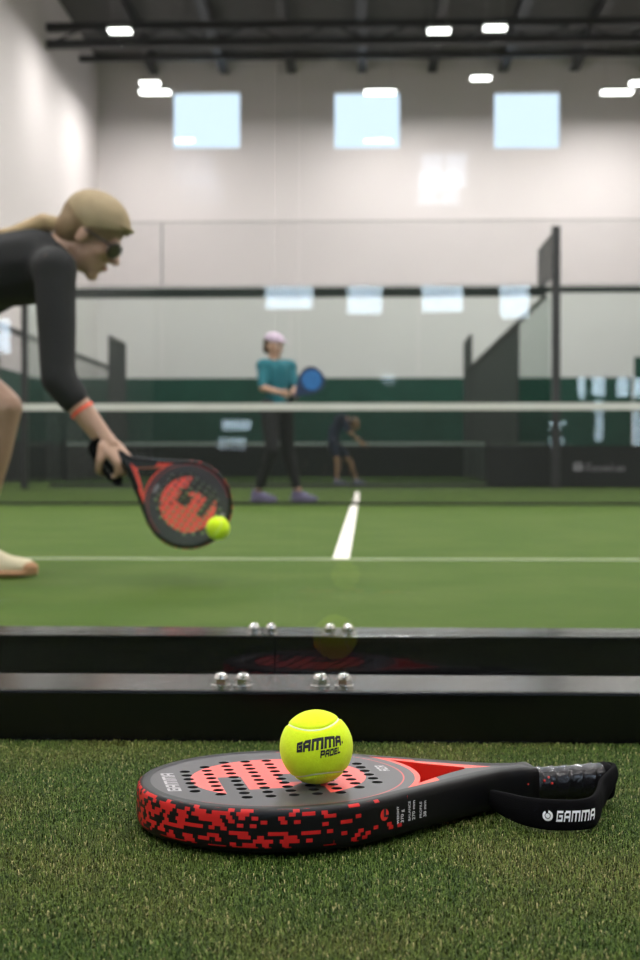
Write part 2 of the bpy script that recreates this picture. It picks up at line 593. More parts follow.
def line(x0, x1, y0, y1, label):
    tag(boxobj('court_line', x0, x1, y0, y1, -0.013, -0.0095, M['line'] if y1 - y0 > 1 else M['line_worn']), label, 'court line', 'white lines of the court')


line(CX - 5, CX + 5, 4.955, 5.0, 'white service line crossing the turf behind the glass')
line(CX - 0.03, CX + 0.03, 5.0, 18.88, 'white centre line running away to the net')
line(CX - 5, CX + 5, 18.88, 18.93, 'white service line beyond the net')
line(-2.05 - 5, -2.05 + 5, 25.0, 25.05, 'white service line of the second court beyond the far glass')

# far glass of the court
xs = [CX - 5, at(162, 300, GF).x, CX - 1.1, CX + 0.95, at(556, 300, GF).x - 0.01, CX + 5]
wh = ['left of the thin vertical joint', 'right of the thin vertical joint', 'behind the standing teal player', 'right of the centre line', 'at the right edge beyond the thick post']
for i in range(5):
    tag(boxobj('glass_panel', xs[i] + 0.004, xs[i + 1] - 0.004, GF - 0.006, GF + 0.006, 0.06, 3.22, M['glass_far']),
        'far end glass panel of the court, ' + wh[i], 'glass panel', 'far end glass of the court')

for a, b, l_ in ((xs[0], xs[1], 'left'), (xs[1], xs[5], 'right')):
    mesh_panel('x', a + 0.004, b - 0.004, 3.235, at(320, 221, GF).z, GF, 'pale wire mesh above the far rail, %s of the thin vertical joint' % l_, 'mesh above the far end glass', 0.05, 0.009, 0.0018)
o = boxobj('railing', CX - 5, CX + 5, GF + 0.008, GF + 0.06, at(400, 293, GF).z, at(400, 287, GF).z, M['rail'])
tag(o, 'dark horizontal rail along the top of the far end glass', 'rail')
sp_x = CX - 5.05
o = boxobj('steel_post', sp_x - 0.04, sp_x + 0.04, 20.55, 20.65, -0.012, 3.1, M['rail'])
tag(o, 'dark side post near the left edge, under the shirt of the lunging player', 'post')
tag(boxobj('glass_panel', sp_x - 0.006, sp_x + 0.006, 20.66, 21.9, 0.05, 3.1, M['glass_far']),
    'side glass panel between the left side post and the far end glass', 'glass panel')
o = boxobj('steel_base_bar', CX - 5, CX + 5, GF - 0.05, GF + 0.05, -0.012, 0.06, M['rail'])
tag(o, 'low dark base bar under the far end glass', 'bar')

# banner
bx0, bx1 = at(484, 460, 22.35).x, at(700, 460, 22.35).x
bx0 = max(bx0, XR + 0.1) if False else bx0
bn_ = boxobj('advertising_board', bx0, bx1, 21.86, 21.9, 0.0, at(600, 447, 21.9).z, M['black_board'])
tag(bn_, 'black advertising board with a white logo and word at lower right', 'board')


def text_mesh(body, size, extrude=0.0, align='LEFT', shear=0.0):
    cu = bpy.data.curves.new('txt', 'FONT')
    cu.body = body
    cu.size = size
    cu.extrude = extrude
    cu.align_x = align
    cu.shear = shear
    cu.resolution_u = 3
    o = bpy.data.objects.new('tmp_txt', cu)
    C.objects.link(o)
    dg = bpy.context.evaluated_depsgraph_get()
    me = bpy.data.meshes.new_from_object(o.evaluated_get(dg))
    bpy.data.objects.remove(o)
    bpy.data.curves.remove(cu)
    return me


p = at(586, 471, 21.855)
t_ = link('lettering', text_mesh('Favorites', 0.172, 0.003), M['grey_print'], bn_)
t_.matrix_world = Matrix.Translation(p) @ Matrix.Rotation(R(90), 4, 'X')
bm = bmesh.new()
c_ = at(578, 467, 21.855)
bmesh.ops.create_circle(bm, cap_ends=True, radius=0.075, segments=20, matrix=Matrix.Translation(c_) @ Matrix.Rotation(R(90), 4, 'X'))
from_bm('logo_disc', bm, M['grey_print'], bn_)

# ------------------------------------------------------------------ near bars, clamps and near glass
def base_bar(y0, y1, top, label):
    bm = bmesh.new()
    box(bm, CX - 5.2, CX + 5.2, y0, y1, -0.008, top, 0.003)
    o = from_bm('steel_base_bar', bm, M['bar'])
    boxobj('bottom_flange', CX - 5.2, CX + 5.2, y0 - 0.006, y0, -0.011, -0.004, M['bar'], o)
    return tag(o, label, 'bar')


BT = 0.055
base_bar(1.637, 1.775, BT, 'black steel base bar nearest the racket, grey reflections on top')
base_bar(2.18, 2.30, BT, 'second black steel base bar, behind the glass of the first')
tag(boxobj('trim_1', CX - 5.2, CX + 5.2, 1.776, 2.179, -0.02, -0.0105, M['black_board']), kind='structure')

# joint positions from the seam between the bolt pairs
j1 = at(278, 680, 1.7).x
j2 = at(300, 628, 2.25).x
panes = [(j1 - 1.6, j1 - 0.001, GN, 'near court glass panel left of the joint above the ball'),
         (j1 + 0.001, j1 + 1.6, GN, 'near court glass panel right of the joint above the ball'),
         (j2 - 2.0, j2 - 0.001, 2.225, 'second glass panel left of its joint, over the rear bar'),
         (j2 + 0.001, j2 + 2.0, 2.225, 'second glass panel right of its joint, over the rear bar')]
for a, b, y, lb in panes:
    gp_ = boxobj('glass_panel', a, b, y - 0.005, y + 0.005, BT, 4.0, [M['glass'], M['glass_edge']])
    for f_ in gp_.data.polygons:
        f_.material_index = 0 if abs(f_.normal.y) > 0.5 else 1
    tag(gp_, lb, 'glass panel', 'near glass of the court')


def bolt_proto():
    root = empty('clamp_bolt')
    root.scale = (1.15, 1.15, 1.2)
    bm = bmesh.new()
    tube(bm, (0, 0, 0), (0, 0, 0.0022), 0.0105, 24)
    from_bm('washer', bm, M['chrome'], root, False)
    bm = bmesh.new()
    # domed cap nut: hexagon, then a dome
    tube(bm, (0, 0, 0.0022), (0, 0, 0.0085), 0.0088, 6)
    prev_r, prev_z = 0.0075, 0.0085
    for i in range(1, 7):
        a = i / 6 * math.pi / 2
        r, z = 0.0075 * math.cos(a), 0.0085 + 0.0065 * math.sin(a)
        tube(bm, (0, 0, prev_z), (0, 0, z), prev_r, 20, max(r, 0.0004), cap=(i == 6))
        prev_r, prev_z = max(r, 0.0004), z
    bmesh.ops.remove_doubles(bm, verts=bm.verts, dist=1e-5)
    from_bm('cap_nut', bm, M['chrome'], root, False)
    bm = bmesh.new()
    tube(bm, (-0.003, 0, 0.0145), (0.003, 0, 0.0145), 0.0012, 8)
    from_bm('slot', bm, M['bar'], root)
    return root


bp = bolt_proto()
first = True
for px, py, Y, lb in ((221, 683, 1.672, 'front bar, far left bolt head'), (243, 683, 1.672, 'front bar, second bolt head from the left'),
                      (320, 683, 1.672, 'front bar, bolt head just above the ball'), (344, 683, 1.672, 'front bar, right-hand bolt head'),
                      (254, 631, 2.200, 'rear bar, leftmost small bolt head'), (271, 631, 2.200, 'rear bar, second small bolt head from the left'),
                      (330, 631, 2.200, 'rear bar, third small bolt head from the left'), (348, 631, 2.200, 'rear bar, rightmost small bolt head')):
    o = bp if first else copy_tree(bp)
    first = False
    o.location = (at(px, py, Y).x, Y, BT)
    o.rotation_euler = (0, 0, random.random())
    tag(o, 'shiny steel domed bolt on the ' + lb, 'bolt', 'bolts on the base bars')

# ------------------------------------------------------------------ foreground turf pile
def grass():
    n = 620000
    x = RNG.uniform(-0.75, 0.66, n)
    y = RNG.uniform(0.80, 1.630, n)
    keep = np.abs(x + 0.04) < 0.34 * y + 0.15
    x, y = x[keep], y[keep]
    n = len(x)
    h = RNG.uniform(0.0035, 0.0086, n)
    wd = RNG.uniform(0.0005, 0.0009, n)
    b = RNG.uniform(0, 2 * math.pi, n)        # curl direction
    lean = RNG.uniform(0.0008, 0.0034, n)
    a = b + math.pi / 2 + RNG.normal(0, 0.5, n)
    base = -0.0105
    cx, sx_ = np.cos(a) * wd / 2, np.sin(a) * wd / 2
    lx, ly = np.cos(b) * lean, np.sin(b) * lean
    V = np.zeros((n, 5, 3), np.float32)
    V[:, 0] = np.stack([x - cx * .7, y - sx_ * .7, np.full(n, base)], 1)
    V[:, 1] = np.stack([x + cx * .7, y + sx_ * .7, np.full(n, base)], 1)
    V[:, 2] = np.stack([x + cx + lx * .45, y + sx_ + ly * .45, base + h], 1)
    V[:, 3] = np.stack([x - cx + lx * .45, y - sx_ + ly * .45, base + h], 1)
    V[:, 4] = np.stack([x + lx * 1.5, y + ly * 1.5, base + h * RNG.uniform(.45, .95, n)], 1)
    me = bpy.data.meshes.new('turf_pile')
    me.vertices.add(n * 5)
    me.vertices.foreach_set('co', V.reshape(-1))
    i0 = np.arange(n) * 5
    loops = np.stack([i0, i0 + 1, i0 + 2, i0 + 3, i0 + 3, i0 + 2, i0 + 4], 1).reshape(-1)
    me.loops.add(len(loops))
    me.loops.foreach_set('vertex_index', loops)
    me.polygons.add(n * 2)
    starts = np.stack([np.arange(n) * 7, np.arange(n) * 7 + 4], 1).reshape(-1)
    me.polygons.foreach_set('loop_start', starts)
    me.update(calc_edges=True)
    me.validate()
    o = link('grass', me, M['blade'])
    tag(o, 'short curly artificial turf pile in the foreground under the racket', 'turf', kind='stuff')


grass()
tag(boxobj('turf_mat', -1.6, 1.6, 0.3, 1.629, -0.0118, -0.0102, M['turf_base']), 'sandy backing of the foreground turf in front of the bars', 'turf', kind='stuff')

# ------------------------------------------------------------------ stroke lettering in the maker's blocky capitals
GL = {
    'G': [[(1, 1), (0, 1), (0, 0), (1, 0), (1, .52), (.5, .52)]],
    'A': [[(0, 0), (0, .8), (.25, 1), (1, 1), (1, 0)], [(0, .42), (1, .42)]],
    'M': [[(0, 0), (0, 1), (1.5, 1), (1.5, 0)], [(.75, 1), (.75, 0)]],
    'P': [[(0, 0), (0, 1), (1, 1), (1, .42), (0, .42)]],
    'D': [[(0, 0), (0, 1), (.8, 1), (1, .8), (1, 0), (0, 0)]],
    'E': [[(1, 1), (0, 1), (0, 0), (1, 0)], [(0, .5), (.9, .5)]],
    'L': [[(0, 1), (0, 0), (1, 0)]],
    'R': [[(0, 0), (0, 1), (1, 1), (1, .45), (0, .45)], [(.5, .45), (1, 0)]],
    'Z': [[(0, 1), (1, 1), (0, 0), (1, 0)]],
}
GW = {'M': 1.5}


def strokes_mesh(name, word, fn, height, width, mt, parent, slant=0.2, tk=0.26, extra=None):
    """fn(u, v) -> point; u runs along the word from 0 to width, v up from 0 to height"""
    bm = bmesh.new()
    gap = 0.55
    tot = sum(GW.get(c, 1) for c in word) + gap * (len(word) - 1) + tk
    sx_ = width / tot
    hv = height / (1 + tk)
    x = tk / 2
    segs = []
    for i, c in enumerate(word):
        sc_y = 1.0 if i else 1.0
        for pl in GL[c]:
            for a, b in zip(pl, pl[1:]):
                segs.append(((x + a[0], a[1]), (x + b[0], b[1])))
        x += GW.get(c, 1) + gap

    def put(px_, py_):
        u = px_ * sx_ + slant * py_ * hv
        v = (py_ + tk / 2) * hv
        return fn(u, v)
    for a, b in segs:
        dx, dy = b[0] - a[0], b[1] - a[1]
        L = math.hypot(dx, dy)
        dx, dy = dx / L, dy / L
        ex = tk / 2
        a2 = (a[0] - dx * ex, a[1] - dy * ex)
        L2 = L + 2 * ex
        n = max(2, int(L2 / 0.2))
        prev = None
        for i in range(n + 1):
            s = L2 * i / n
            cx, cy = a2[0] + dx * s, a2[1] + dy * s
            tx = tk / 2
            l_ = bm.verts.new(put(cx - dy * tx, cy + dx * tx))
            r_ = bm.verts.new(put(cx + dy * tx, cy - dx * tx))
            if prev:
                bm.faces.new((prev[0], prev[1], r_, l_))
            prev = (l_, r_)
    if extra:
        extra(bm, put)
    me = bpy.data.meshes.new(name)
    bm.to_mesh(me)
    bm.free()
    return link(name, me, mt, parent)


# ------------------------------------------------------------------ padel racket (local x from head centre to butt, z up, 38 mm thick)
HR = 0.130
PHI = R(57)


def half_outline():
    pts = []
    for i in range(0, 61):
        a = math.pi - (math.pi - PHI) * i / 60
        pts.append((HR * math.cos(a), HR * math.sin(a)))
    x0, y0 = pts[-1]
    for i in range(1, 21):
        t = i / 20
        x = x0 + (0.232 - x0) * t
        ylin = y0 - (x - x0) * math.cos(PHI) / math.sin(PHI)
        y = 0.0155 + math.log1p(math.exp((ylin - 0.0155) / 0.006)) * 0.006
        pts.append((x, y))
    pts.append((0.25, 0.0158))
    return pts


HO = half_outline()
OUT = HO + [(x, -y) for x, y in HO[::-1]][:-1]   # closed loop, clockwise seen from above (tip duplicated removed)


def inward(pts, i):
    n = len(pts)
    a, b = pts[(i - 1) % n], pts[(i + 1) % n]
    dx, dy = b[0] - a[0], b[1] - a[1]
    L = math.hypot(dx, dy) or 1
    return (dy / L, -dx / L)   # to the right of a clockwise walk: inside


def racket_face_mat(name, base, coral):
    m, nt, b = new_mat(name)
    u, v, z = objxyz(nt)
    r = (u * u + v * v).sqrt()
    disc = r.lt(0.081)
    slit = u.between(-0.056, -0.034) * v.lt(0.010)
    boxm = u.between(0.000, 0.036) * v.between(-0.024, 0.012)
    # diagonal opening towards the near edge
    d1 = ((u - 0.030) * 0.62 + (v + 0.015) * 0.78)
    d2 = ((u - 0.030) * 0.78 - (v + 0.015) * 0.62)
    diag = d2.between(-0.002, 0.020) * v.lt(-0.018)
    curl = (((u - 0.045) * (u - 0.045) + (v + 0.044) * (v + 0.044)).sqrt()).lt(0.014)
    cut = v.lt(-0.046) * u.between(-0.034, 0.034)
    logo = disc * (slit.max(boxm).max(diag * curl.inv()).max(cut)).inv()
    ring = r.between(0.1155, 0.1168) * (u + v * -0.5).gt(-0.04)
    outer = r.gt(0.1265) * u.gt(0.02)
    edge_d = (u * math.cos(PHI) + v.abs() * math.sin(PHI))   # distance along the arm normal
    wedge = outer * edge_d.lt(0.1175) * (u.lt(0.142)).max(v.gt(0.0) * edge_d.lt(0.1125))
    gr = noise_node(nt, 900, 2)
    c = mixcol(nt, gr, tuple(x * 0.85 for x in base), tuple(x * 1.15 for x in base))
    c = mixcol(nt, logo, c, coral)
    c = mixcol(nt, ring, c, (0.50, 0.03, 0.025))
    c = mixcol(nt, outer, c, (0.012, 0.012, 0.013))
    c = mixcol(nt, wedge, c, (0.72, 0.055, 0.03))
    # walls of the plate: holes black, throat red
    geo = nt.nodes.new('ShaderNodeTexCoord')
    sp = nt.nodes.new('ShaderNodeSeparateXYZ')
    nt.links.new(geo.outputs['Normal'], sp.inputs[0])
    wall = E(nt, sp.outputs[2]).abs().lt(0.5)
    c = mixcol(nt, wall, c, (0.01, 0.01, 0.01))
    c = mixcol(nt, wall * u.gt(0.115), c, (0.62, 0.016, 0.008))
    nt.links.new(c, b.inputs['Base Color'])
    b.inputs['Roughness'].default_value = 0.42
    b.inputs['Specular IOR Level'].default_value = 0.45
    return m


def racket_side_mat():
    m, nt, b = new_mat('black_frame_with_red_blocks')
    t = nt.nodes.new('ShaderNodeUVMap')
    s = nt.nodes.new('ShaderNodeSeparateXYZ')
    nt.links.new(t.outputs[0], s.inputs[0])
    U, V = E(nt, s.outputs[0]), E(nt, s.outputs[1])
    u, v, z = objxyz(nt)
    row = (V / 0.0032).floor()
    col = ((U / 0.0056) + row * 0.37).floor()
    cmb = nt.nodes.new('ShaderNodeCombineXYZ')
    nt.links.new(col.s, cmb.inputs[0])
    nt.links.new(row.s, cmb.inputs[1])
    wn_ = nt.nodes.new('ShaderNodeTexWhiteNoise')
    wn_.noise_dimensions = '3D'
    nt.links.new(cmb.outputs[0], wn_.inputs['Vector'])
    rnd = E(nt, wn_.outputs['Value'])
    dens = (u * -1.7 + 0.25).max(0.0)
    dens = dens * (u * -20.0 + 2.1).min(1.0).max(0.0) + u.lt(0.03) * 0.02
    red = rnd.lt(dens) * V.gt(0.0095) * V.lt(0.0425)
    c = mixcol(nt, red, (0.003, 0.003, 0.0035), (0.47, 0.014, 0.012))
    nt.links.new(c, b.inputs['Base Color'])
    b.inputs['Roughness'].default_value = 0.42
    b.inputs['Specular IOR Level'].default_value = 0.22
    return m


M['face'] = racket_face_mat('dark_grey_carbon_face', (0.036, 0.033, 0.036), (0.78, 0.080, 0.065))
M['side'] = racket_side_mat()


def grip_mat():
    m, nt, b = new_mat('black_wrapped_grip')
    f = noise_node(nt, 40)
    nt.links.new(mixcol(nt, f, (0.003, 0.003, 0.0035), (0.012, 0.012, 0.013)), b.inputs['Base Color'])
    b.inputs['Roughness'].default_value = 0.22
    b.inputs['Specular IOR Level'].default_value = 0.5
    bn = nt.nodes.new('ShaderNodeBump')
    bn.inputs['Strength'].default_value = 0.5
    bn.inputs['Distance'].default_value = 0.0015
    nt.links.new(noise_node(nt, 180, 3).s, bn.inputs['Height'])
    nt.links.new(bn.outputs[0], b.inputs['Normal'])
    return m


M['grip'] = grip_mat()


def strip_along(bm, path, half, nrm_up, thick, hw_top, hw_bot):
    pass


def make_racket():
    root = empty('padel_racket')
    # frame skin
    prof = [(.0125, .0380), (.006, .0380), (.0032, .0374), (.0012, .0358), (.0003, .0335), (0, .029), (0, .010), (.0006, .0055),
            (.0020, .0028), (.0042, .0010), (.007, .0), (.0125, .0)]
    bm = bmesh.new()
    uvl = bm.loops.layers.uv.new('UVMap')
    n = len(OUT)
    arc = [0]
    for i in range(1, n + 1):
        a, b_ = OUT[i - 1], OUT[i % n]
        arc.append(arc[-1] + math.hypot(a[0] - b_[0], a[1] - b_[1]))
    rings = []
    for i in range(n):
        nx, ny = inward(OUT, i)
        rings.append([bm.verts.new((OUT[i][0] + nx * o_, OUT[i][1] + ny * o_, z)) for o_, z in prof])
    pl = [0]
    for a, b_ in zip(prof, prof[1:]):
        pl.append(pl[-1] + math.hypot(a[0] - b_[0], a[1] - b_[1]))
    for i in range(n):
        A, B = rings[i], rings[(i + 1) % n]
        for j in range(len(prof) - 1):
            f = bm.faces.new((A[j], A[j + 1], B[j + 1], B[j]))
            f.smooth = True
            for lp_, (q, jj) in zip(f.loops, ((i, j), (i, j + 1), (i + 1, j + 1), (i + 1, j))):
                lp_[uvl].uv = (arc[q], pl[jj])
    fr = from_bm('frame', bm, M['side'], root)

    # drilled face plate with the throat opening
    cu = bpy.data.curves.new('plate', 'CURVE')
    cu.dimensions = '2D'
    cu.fill_mode = 'BOTH'
    cu.extrude = 0.0186

    def add(pts):
        sp = cu.splines.new('POLY')
        sp.points.add(len(pts) - 1)
        for q, (x, y) in zip(sp.points, pts):
            q.co = (x, y, 0, 1)
        sp.use_cyclic_u = True
    add([(OUT[i][0] + inward(OUT, i)[0] * .006, OUT[i][1] + inward(OUT, i)[1] * .006) for i in range(n)])
    th = []
    for i in range(13):
        a = R(-24.5 + 49 * i / 12)
        th.append((0.1315 * math.cos(a), 0.1315 * math.sin(a)))
    x1, y1 = th[-1]
    for i in range(1, 9):   # towards the apex, slightly hollow
        t = i / 8
        th.append((x1 + (0.176 - x1) * t, y1 + (0.006 - y1) * t - 0.002 * math.sin(math.pi * t)))
    top = th[13:]
    th += [(0.180, 0.003), (0.180, -0.003)] + [(x, -y) for x, y in top[::-1]]
    add(th)
    cols = [6, 8, 10, 10, 10, 10, 10, 8, 6]
    for i, nrow in enumerate(cols):
        x = (i - 4) * 0.0208 + 0.001
        for k_ in range(nrow):
            y = (k_ - (nrow - 1) / 2) * 0.0168
            add([(x + 0.0051 * math.cos(a), y + 0.0051 * math.sin(a)) for a in [2 * math.pi * q / 14 for q in range(14)]])
    o = bpy.data.objects.new('tmp', cu)
    C.objects.link(o)
    dg = bpy.context.evaluated_depsgraph_get()
    me = bpy.data.meshes.new_from_object(o.evaluated_get(dg))
    bpy.data.objects.remove(o)
    me.materials.clear()
    me.name = 'face'
    for v_ in me.vertices:
        v_.co.z += 0.019
    pl_ = link('face', me, M['face'], root)
    zt = 0.0378
    # wordmark at the tip and small mark at the bridge
    w1 = strokes_mesh('wordmark', 'GAMMA', lambda u_, v_: Vector((-0.0935 - v_, -0.039 + u_, zt)), 0.0120, 0.076, M['silver_print'], pl_, 0.15)
    w1['label'] = 'silver wordmark near the racket tip'
    w2 = strokes_mesh('wordmark', 'RZR', lambda u_, v_: Vector((0.0975 + 0.010 - v_, 0.030 - 0.027 + u_, zt)), 0.0095, 0.024, M['silver_print'], pl_, 0.15)
    w2['label'] = 'small silver letters beside the red ring'

    # side details on the near arm: red roundel and three small data columns
    nx, ny = math.cos(PHI), -math.sin(PHI)     # outward normal of the near arm
    tx, ty = math.sin(PHI), math.cos(PHI)      # along the arm towards the butt
    ax, ay = HR * math.cos(PHI), -HR * math.sin(PHI)

    def on_arm(s, z):
        return Vector((ax + tx * s + nx * 0.0004, ay + ty * s + ny * 0.0004, z))
    bm = bmesh.new()
    vs = [bm.verts.new(on_arm(0.0045 + 0.0052 * math.cos(a), 0.0235 + 0.0052 * math.sin(a))) for a in [2 * math.pi * q / 24 for q in range(24)]]
    bm.faces.new(vs)
    from_bm('roundel', bm, M['red_print'], fr)
    bm = bmesh.new()
    for q0, q1, z0, z1 in ((0.004, 0.0065, 0.0215, 0.0290), (0.0065, 0.0100, 0.0210, 0.0230)):
        vs = []
        for s_, z_ in ((q0, z0), (q1, z0), (q1, z1), (q0, z1)):
            p_ = on_arm(s_ - 0.0005, z_)
            vs.append(bm.verts.new((p_.x + nx * 0.0003, p_.y + ny * 0.0003, p_.z)))
        bm.faces.new(vs)
    from_bm('roundel_mark', bm, M['black_print'], fr)
    for k_, (t1, t2) in enumerate((('WEIGHT', '370 g'), ('BALANCE', '270 mm'), ('PROFILE', '38 mm'))):
        for q, tt in enumerate((t1, t2)):
            me = text_mesh(tt, 0.0040 if q == 0 else 0.0052)
            for v_ in me.vertices:
                s_ = 0.0230 + k_ * 0.0150 + q * 0.0060 - v_.co.y   # reads upwards
                v_.co = on_arm(s_, 0.0125 + v_.co.x)
            link('data_text', me, M['white_print'], fr)
    # grip
    bm = bmesh.new()
    nr, na = 200, 28
    g0, g1 = 0.206, 0.318
    rows = []
    for i in range(nr + 1):
        x = g0 + (g1 - g0) * i / nr
        row = []
        for j in range(na):
            a = 2 * math.pi * j / na
            ph = ((x - g0) / 0.0135 + a / (2 * math.pi)) % 1.0
            rr = 0.0148 + 0.0011 * (ph ** 2.2) + 0.0012 * max(0, (x - 0.285) / 0.033) + (0.0008 * math.exp(-((x - g0) / 0.004) ** 2))
            ca, sa = math.cos(a), math.sin(a)
            k2 = 1 / (abs(ca) ** 4 + abs(sa) ** 4) ** 0.25
            k2 = 0.55 + 0.45 * k2
            row.append(bm.verts.new((x, ca * rr * k2 * 1.02, 0.0185 + sa * rr * k2 * 1.08)))
        rows.append(row)
    for A, B in zip(rows, rows[1:]):
        for j in range(na):
            bm.faces.new((A[j], A[(j + 1) % na], B[(j + 1) % na], B[j])).smooth = True
    bm.faces.new(rows[0][::-1])
    bm.faces.new(rows[-1])
    gp = from_bm('grip', bm, M['grip'], root)
    # red finishing tape and red dots
    bm = bmesh.new()
    prev = None
    for i in range(0, 13):
        a = R(25 + 110 * i / 12)
        x = 0.2085 + 0.006 * (i / 12)
        pr = []
        for dx in (0, 0.0042):
            ca, sa = math.cos(a), math.sin(a)
            k2 = 0.55 + 0.45 / (abs(ca) ** 4 + abs(sa) ** 4) ** 0.25
            pr.append(bm.verts.new((x + dx, ca * 0.0171 * k2, 0.0185 + sa * 0.0181 * k2)))
        if prev:
            bm.faces.new((prev[0], prev[1], pr[1], pr[0])).smooth = True
        prev = pr
    tp = from_bm('finishing_tape', bm, M['red_print'], gp)
    tp.rotation_euler = (0, 0, 0)
    for (x, deg, r_) in ((0.210, 190, .0030), (0.229, 160, .0013), (0.2345, 148, .0013), (0.2385, 166, .0013), (0.2555, 158, .0012), (0.2600, 148, .0012), (0.263, 168, .0012)):
        bm = bmesh.new()
        a = R(deg)
        a = -math.pi / 2 - (a - math.pi)   # measured so that 180 faces the near side
        ca, sa = math.cos(R(270 - (deg - 180) - 90 + 0)), 0
        ang = R(180 + (180 - deg) * -1)    # deg 180 -> near (-y), smaller -> upwards
        dy, dz = -math.cos(R(180 - deg)), math.sin(R(180 - deg))
        k2 = 0.55 + 0.45 / (abs(dy) ** 4 + abs(dz) ** 4) ** 0.25
        cpos = Vector((x, dy * 0.0152 * k2 * 1.02, 0.0185 + dz * 0.0152 * k2 * 1.08))
        bmesh.ops.create_icosphere(bm, subdivisions=2, radius=1, matrix=Matrix.Translation(cpos) @ Matrix.Diagonal((r_, r_, r_, 1)))
        from_bm('red_dot', bm, M['red_print'], gp)
    # butt cap
    bm = bmesh.new()
    prof2 = [(0.316, 0.0155), (0.319, 0.0182), (0.324, 0.0186), (0.3275, 0.0172), (0.330, 0.012), (0.331, 0.004)]
    prev = None
    for x, r_ in prof2:
        row = []
        for j in range(24):
            a = 2 * math.pi * j / 24
            k2 = 0.6 + 0.4 / (abs(math.cos(a)) ** 4 + abs(math.sin(a)) ** 4) ** 0.25
            row.append(bm.verts.new((x, math.cos(a) * r_ * k2 * .95, 0.0185 + math.sin(a) * r_ * k2 * .98)))
        if prev:
            for j in range(24):
                bm.faces.new((prev[j], prev[(j + 1) % 24], row[(j + 1) % 24], row[j])).smooth = True
        else:
            bm.faces.new(row[::-1])
        prev = row
    bm.faces.new(prev)
    from_bm('butt_cap', bm, M['webbing'], root)
    return root


racket = make_racket()
ALPHA = R(14)
RC = Vector((-0.079, 1.262, 0.0))
racket.location = RC
racket.rotation_euler = (0, 0, ALPHA)
racket.scale = (1, 0.94, 1)
tag(racket, 'black and red padel racket lying flat on the turf in front of the glass', 'padel racket')
held = copy_tree(racket)

# wrist strap of the lying racket
RI = (Matrix.Translation(RC) @ Matrix.Rotation(ALPHA, 4, 'Z') @ Matrix.Diagonal((1, 0.94, 1, 1))).inverted()


def catmull(pts, n=12):
    out = []
    P_ = [pts[0]] + pts + [pts[-1]]
    for i in range(1, len(P_) - 2):
        p0, p1, p2, p3 = map(Vector, P_[i - 1:i + 3])
        for k_ in range(n):
            t = k_ / n
            out.append(0.5 * ((2 * p1) + (-p0 + p2) * t + (2 * p0 - 5 * p1 + 4 * p2 - p3) * t * t + (-p0 + 3 * p1 - 3 * p2 + p3) * t ** 3))
    out.append(Vector(pts[-1]))
    return out


# (x, y, bottom z, top z) in the world: out of the butt, round the near side, back under the grip
sp = [(0.232, 1.350, 0.018, 0.034), (0.240, 1.347, 0.018, 0.035), (0.2425, 1.333, 0.018, 0.0355), (0.2345, 1.313, 0.013, 0.0345),
      (0.2225, 1.290, 0.004, 0.031), (0.2145, 1.262, 0.0, 0.028), (0.205, 1.240, -0.001, 0.0265), (0.190, 1.231, -0.001, 0.026), (0.166, 1.231, -0.001, 0.026), (0.146, 1.242, 0.000, 0.0255),
      (0.130, 1.260, 0.003, 0.025), (0.119, 1.280, 0.007, 0.023)]
P2 = catmull([Vector((x, y, 0)) for x, y, a, b in sp])
ZB = catmull([Vector((a, b, 0)) for x, y, a, b in sp])
bm = bmesh.new()
TH = 0.0016
rows = []
for i, p in enumerate(P2):
    a, b = P2[max(0, i - 1)], P2[min(len(P2) - 1, i + 1)]
    d = (b - a).normalized()
    nrm = Vector((-d.y, d.x, 0))   # outward (path runs clockwise seen from above -> flip)
    zb, zt = ZB[i].x, ZB[i].y
    row = []
    m_ = 8
    for side in (1, -1):
        for k_ in range(m_ + 1):
            t = k_ / m_ if side == 1 else 1 - k_ / m_
            bulge = 0.0022 * math.sin(math.pi * t)
            q = p + nrm * (side * TH + bulge * side)
            row.append(bm.verts.new(RI @ Vector((q.x, q.y, zb + (zt - zb) * t))))
    rows.append(row)
for A, B in zip(rows, rows[1:]):
    n = len(A)
    for j in range(n):
        bm.faces.new((A[j], A[(j + 1) % n], B[(j + 1) % n], B[j])).smooth = True
bm.faces.new(rows[0]); bm.faces.new(rows[-1][::-1])
strap = from_bm('wrist_strap', bm, M['webbing'], racket)

# label along the near run of the strap (walks from the left end to the right end as seen)
cum = [0]
for a, b in zip(P2, P2[1:]):
    cum.append(cum[-1] + (b - a).length)


def strap_pt(s, v, off):
    s = max(0, min(cum[-1] - 1e-6, s))
    i = max(k_ for k_ in range(len(cum)) if cum[k_] <= s)
    i = min(i, len(P2) - 2)
    t = (s - cum[i]) / (cum[i + 1] - cum[i])
    p = P2[i].lerp(P2[i + 1], t)
    d = (P2[min(len(P2) - 1, i + 2)] - P2[max(0, i - 1)]).normalized()
    nrm = Vector((-d.y, d.x, 0))
    if nrm.y > 0: nrm = -nrm
    zb, zt = ZB[i].lerp(ZB[i + 1], t).x, ZB[i].lerp(ZB[i + 1], t).y
    tt = (v - zb) / (zt - zb)
    b_ = 0.0022 * math.sin(math.pi * max(0, min(1, tt)))
    q = p + nrm * (TH + b_ + off)
    return RI @ Vector((q.x, q.y, v))


def nearest_s(x):
    cand = [(abs(P2[i].x - x), cum[i]) for i in range(len(P2)) if P2[i].y < 1.262]
    return min(cand)[1]


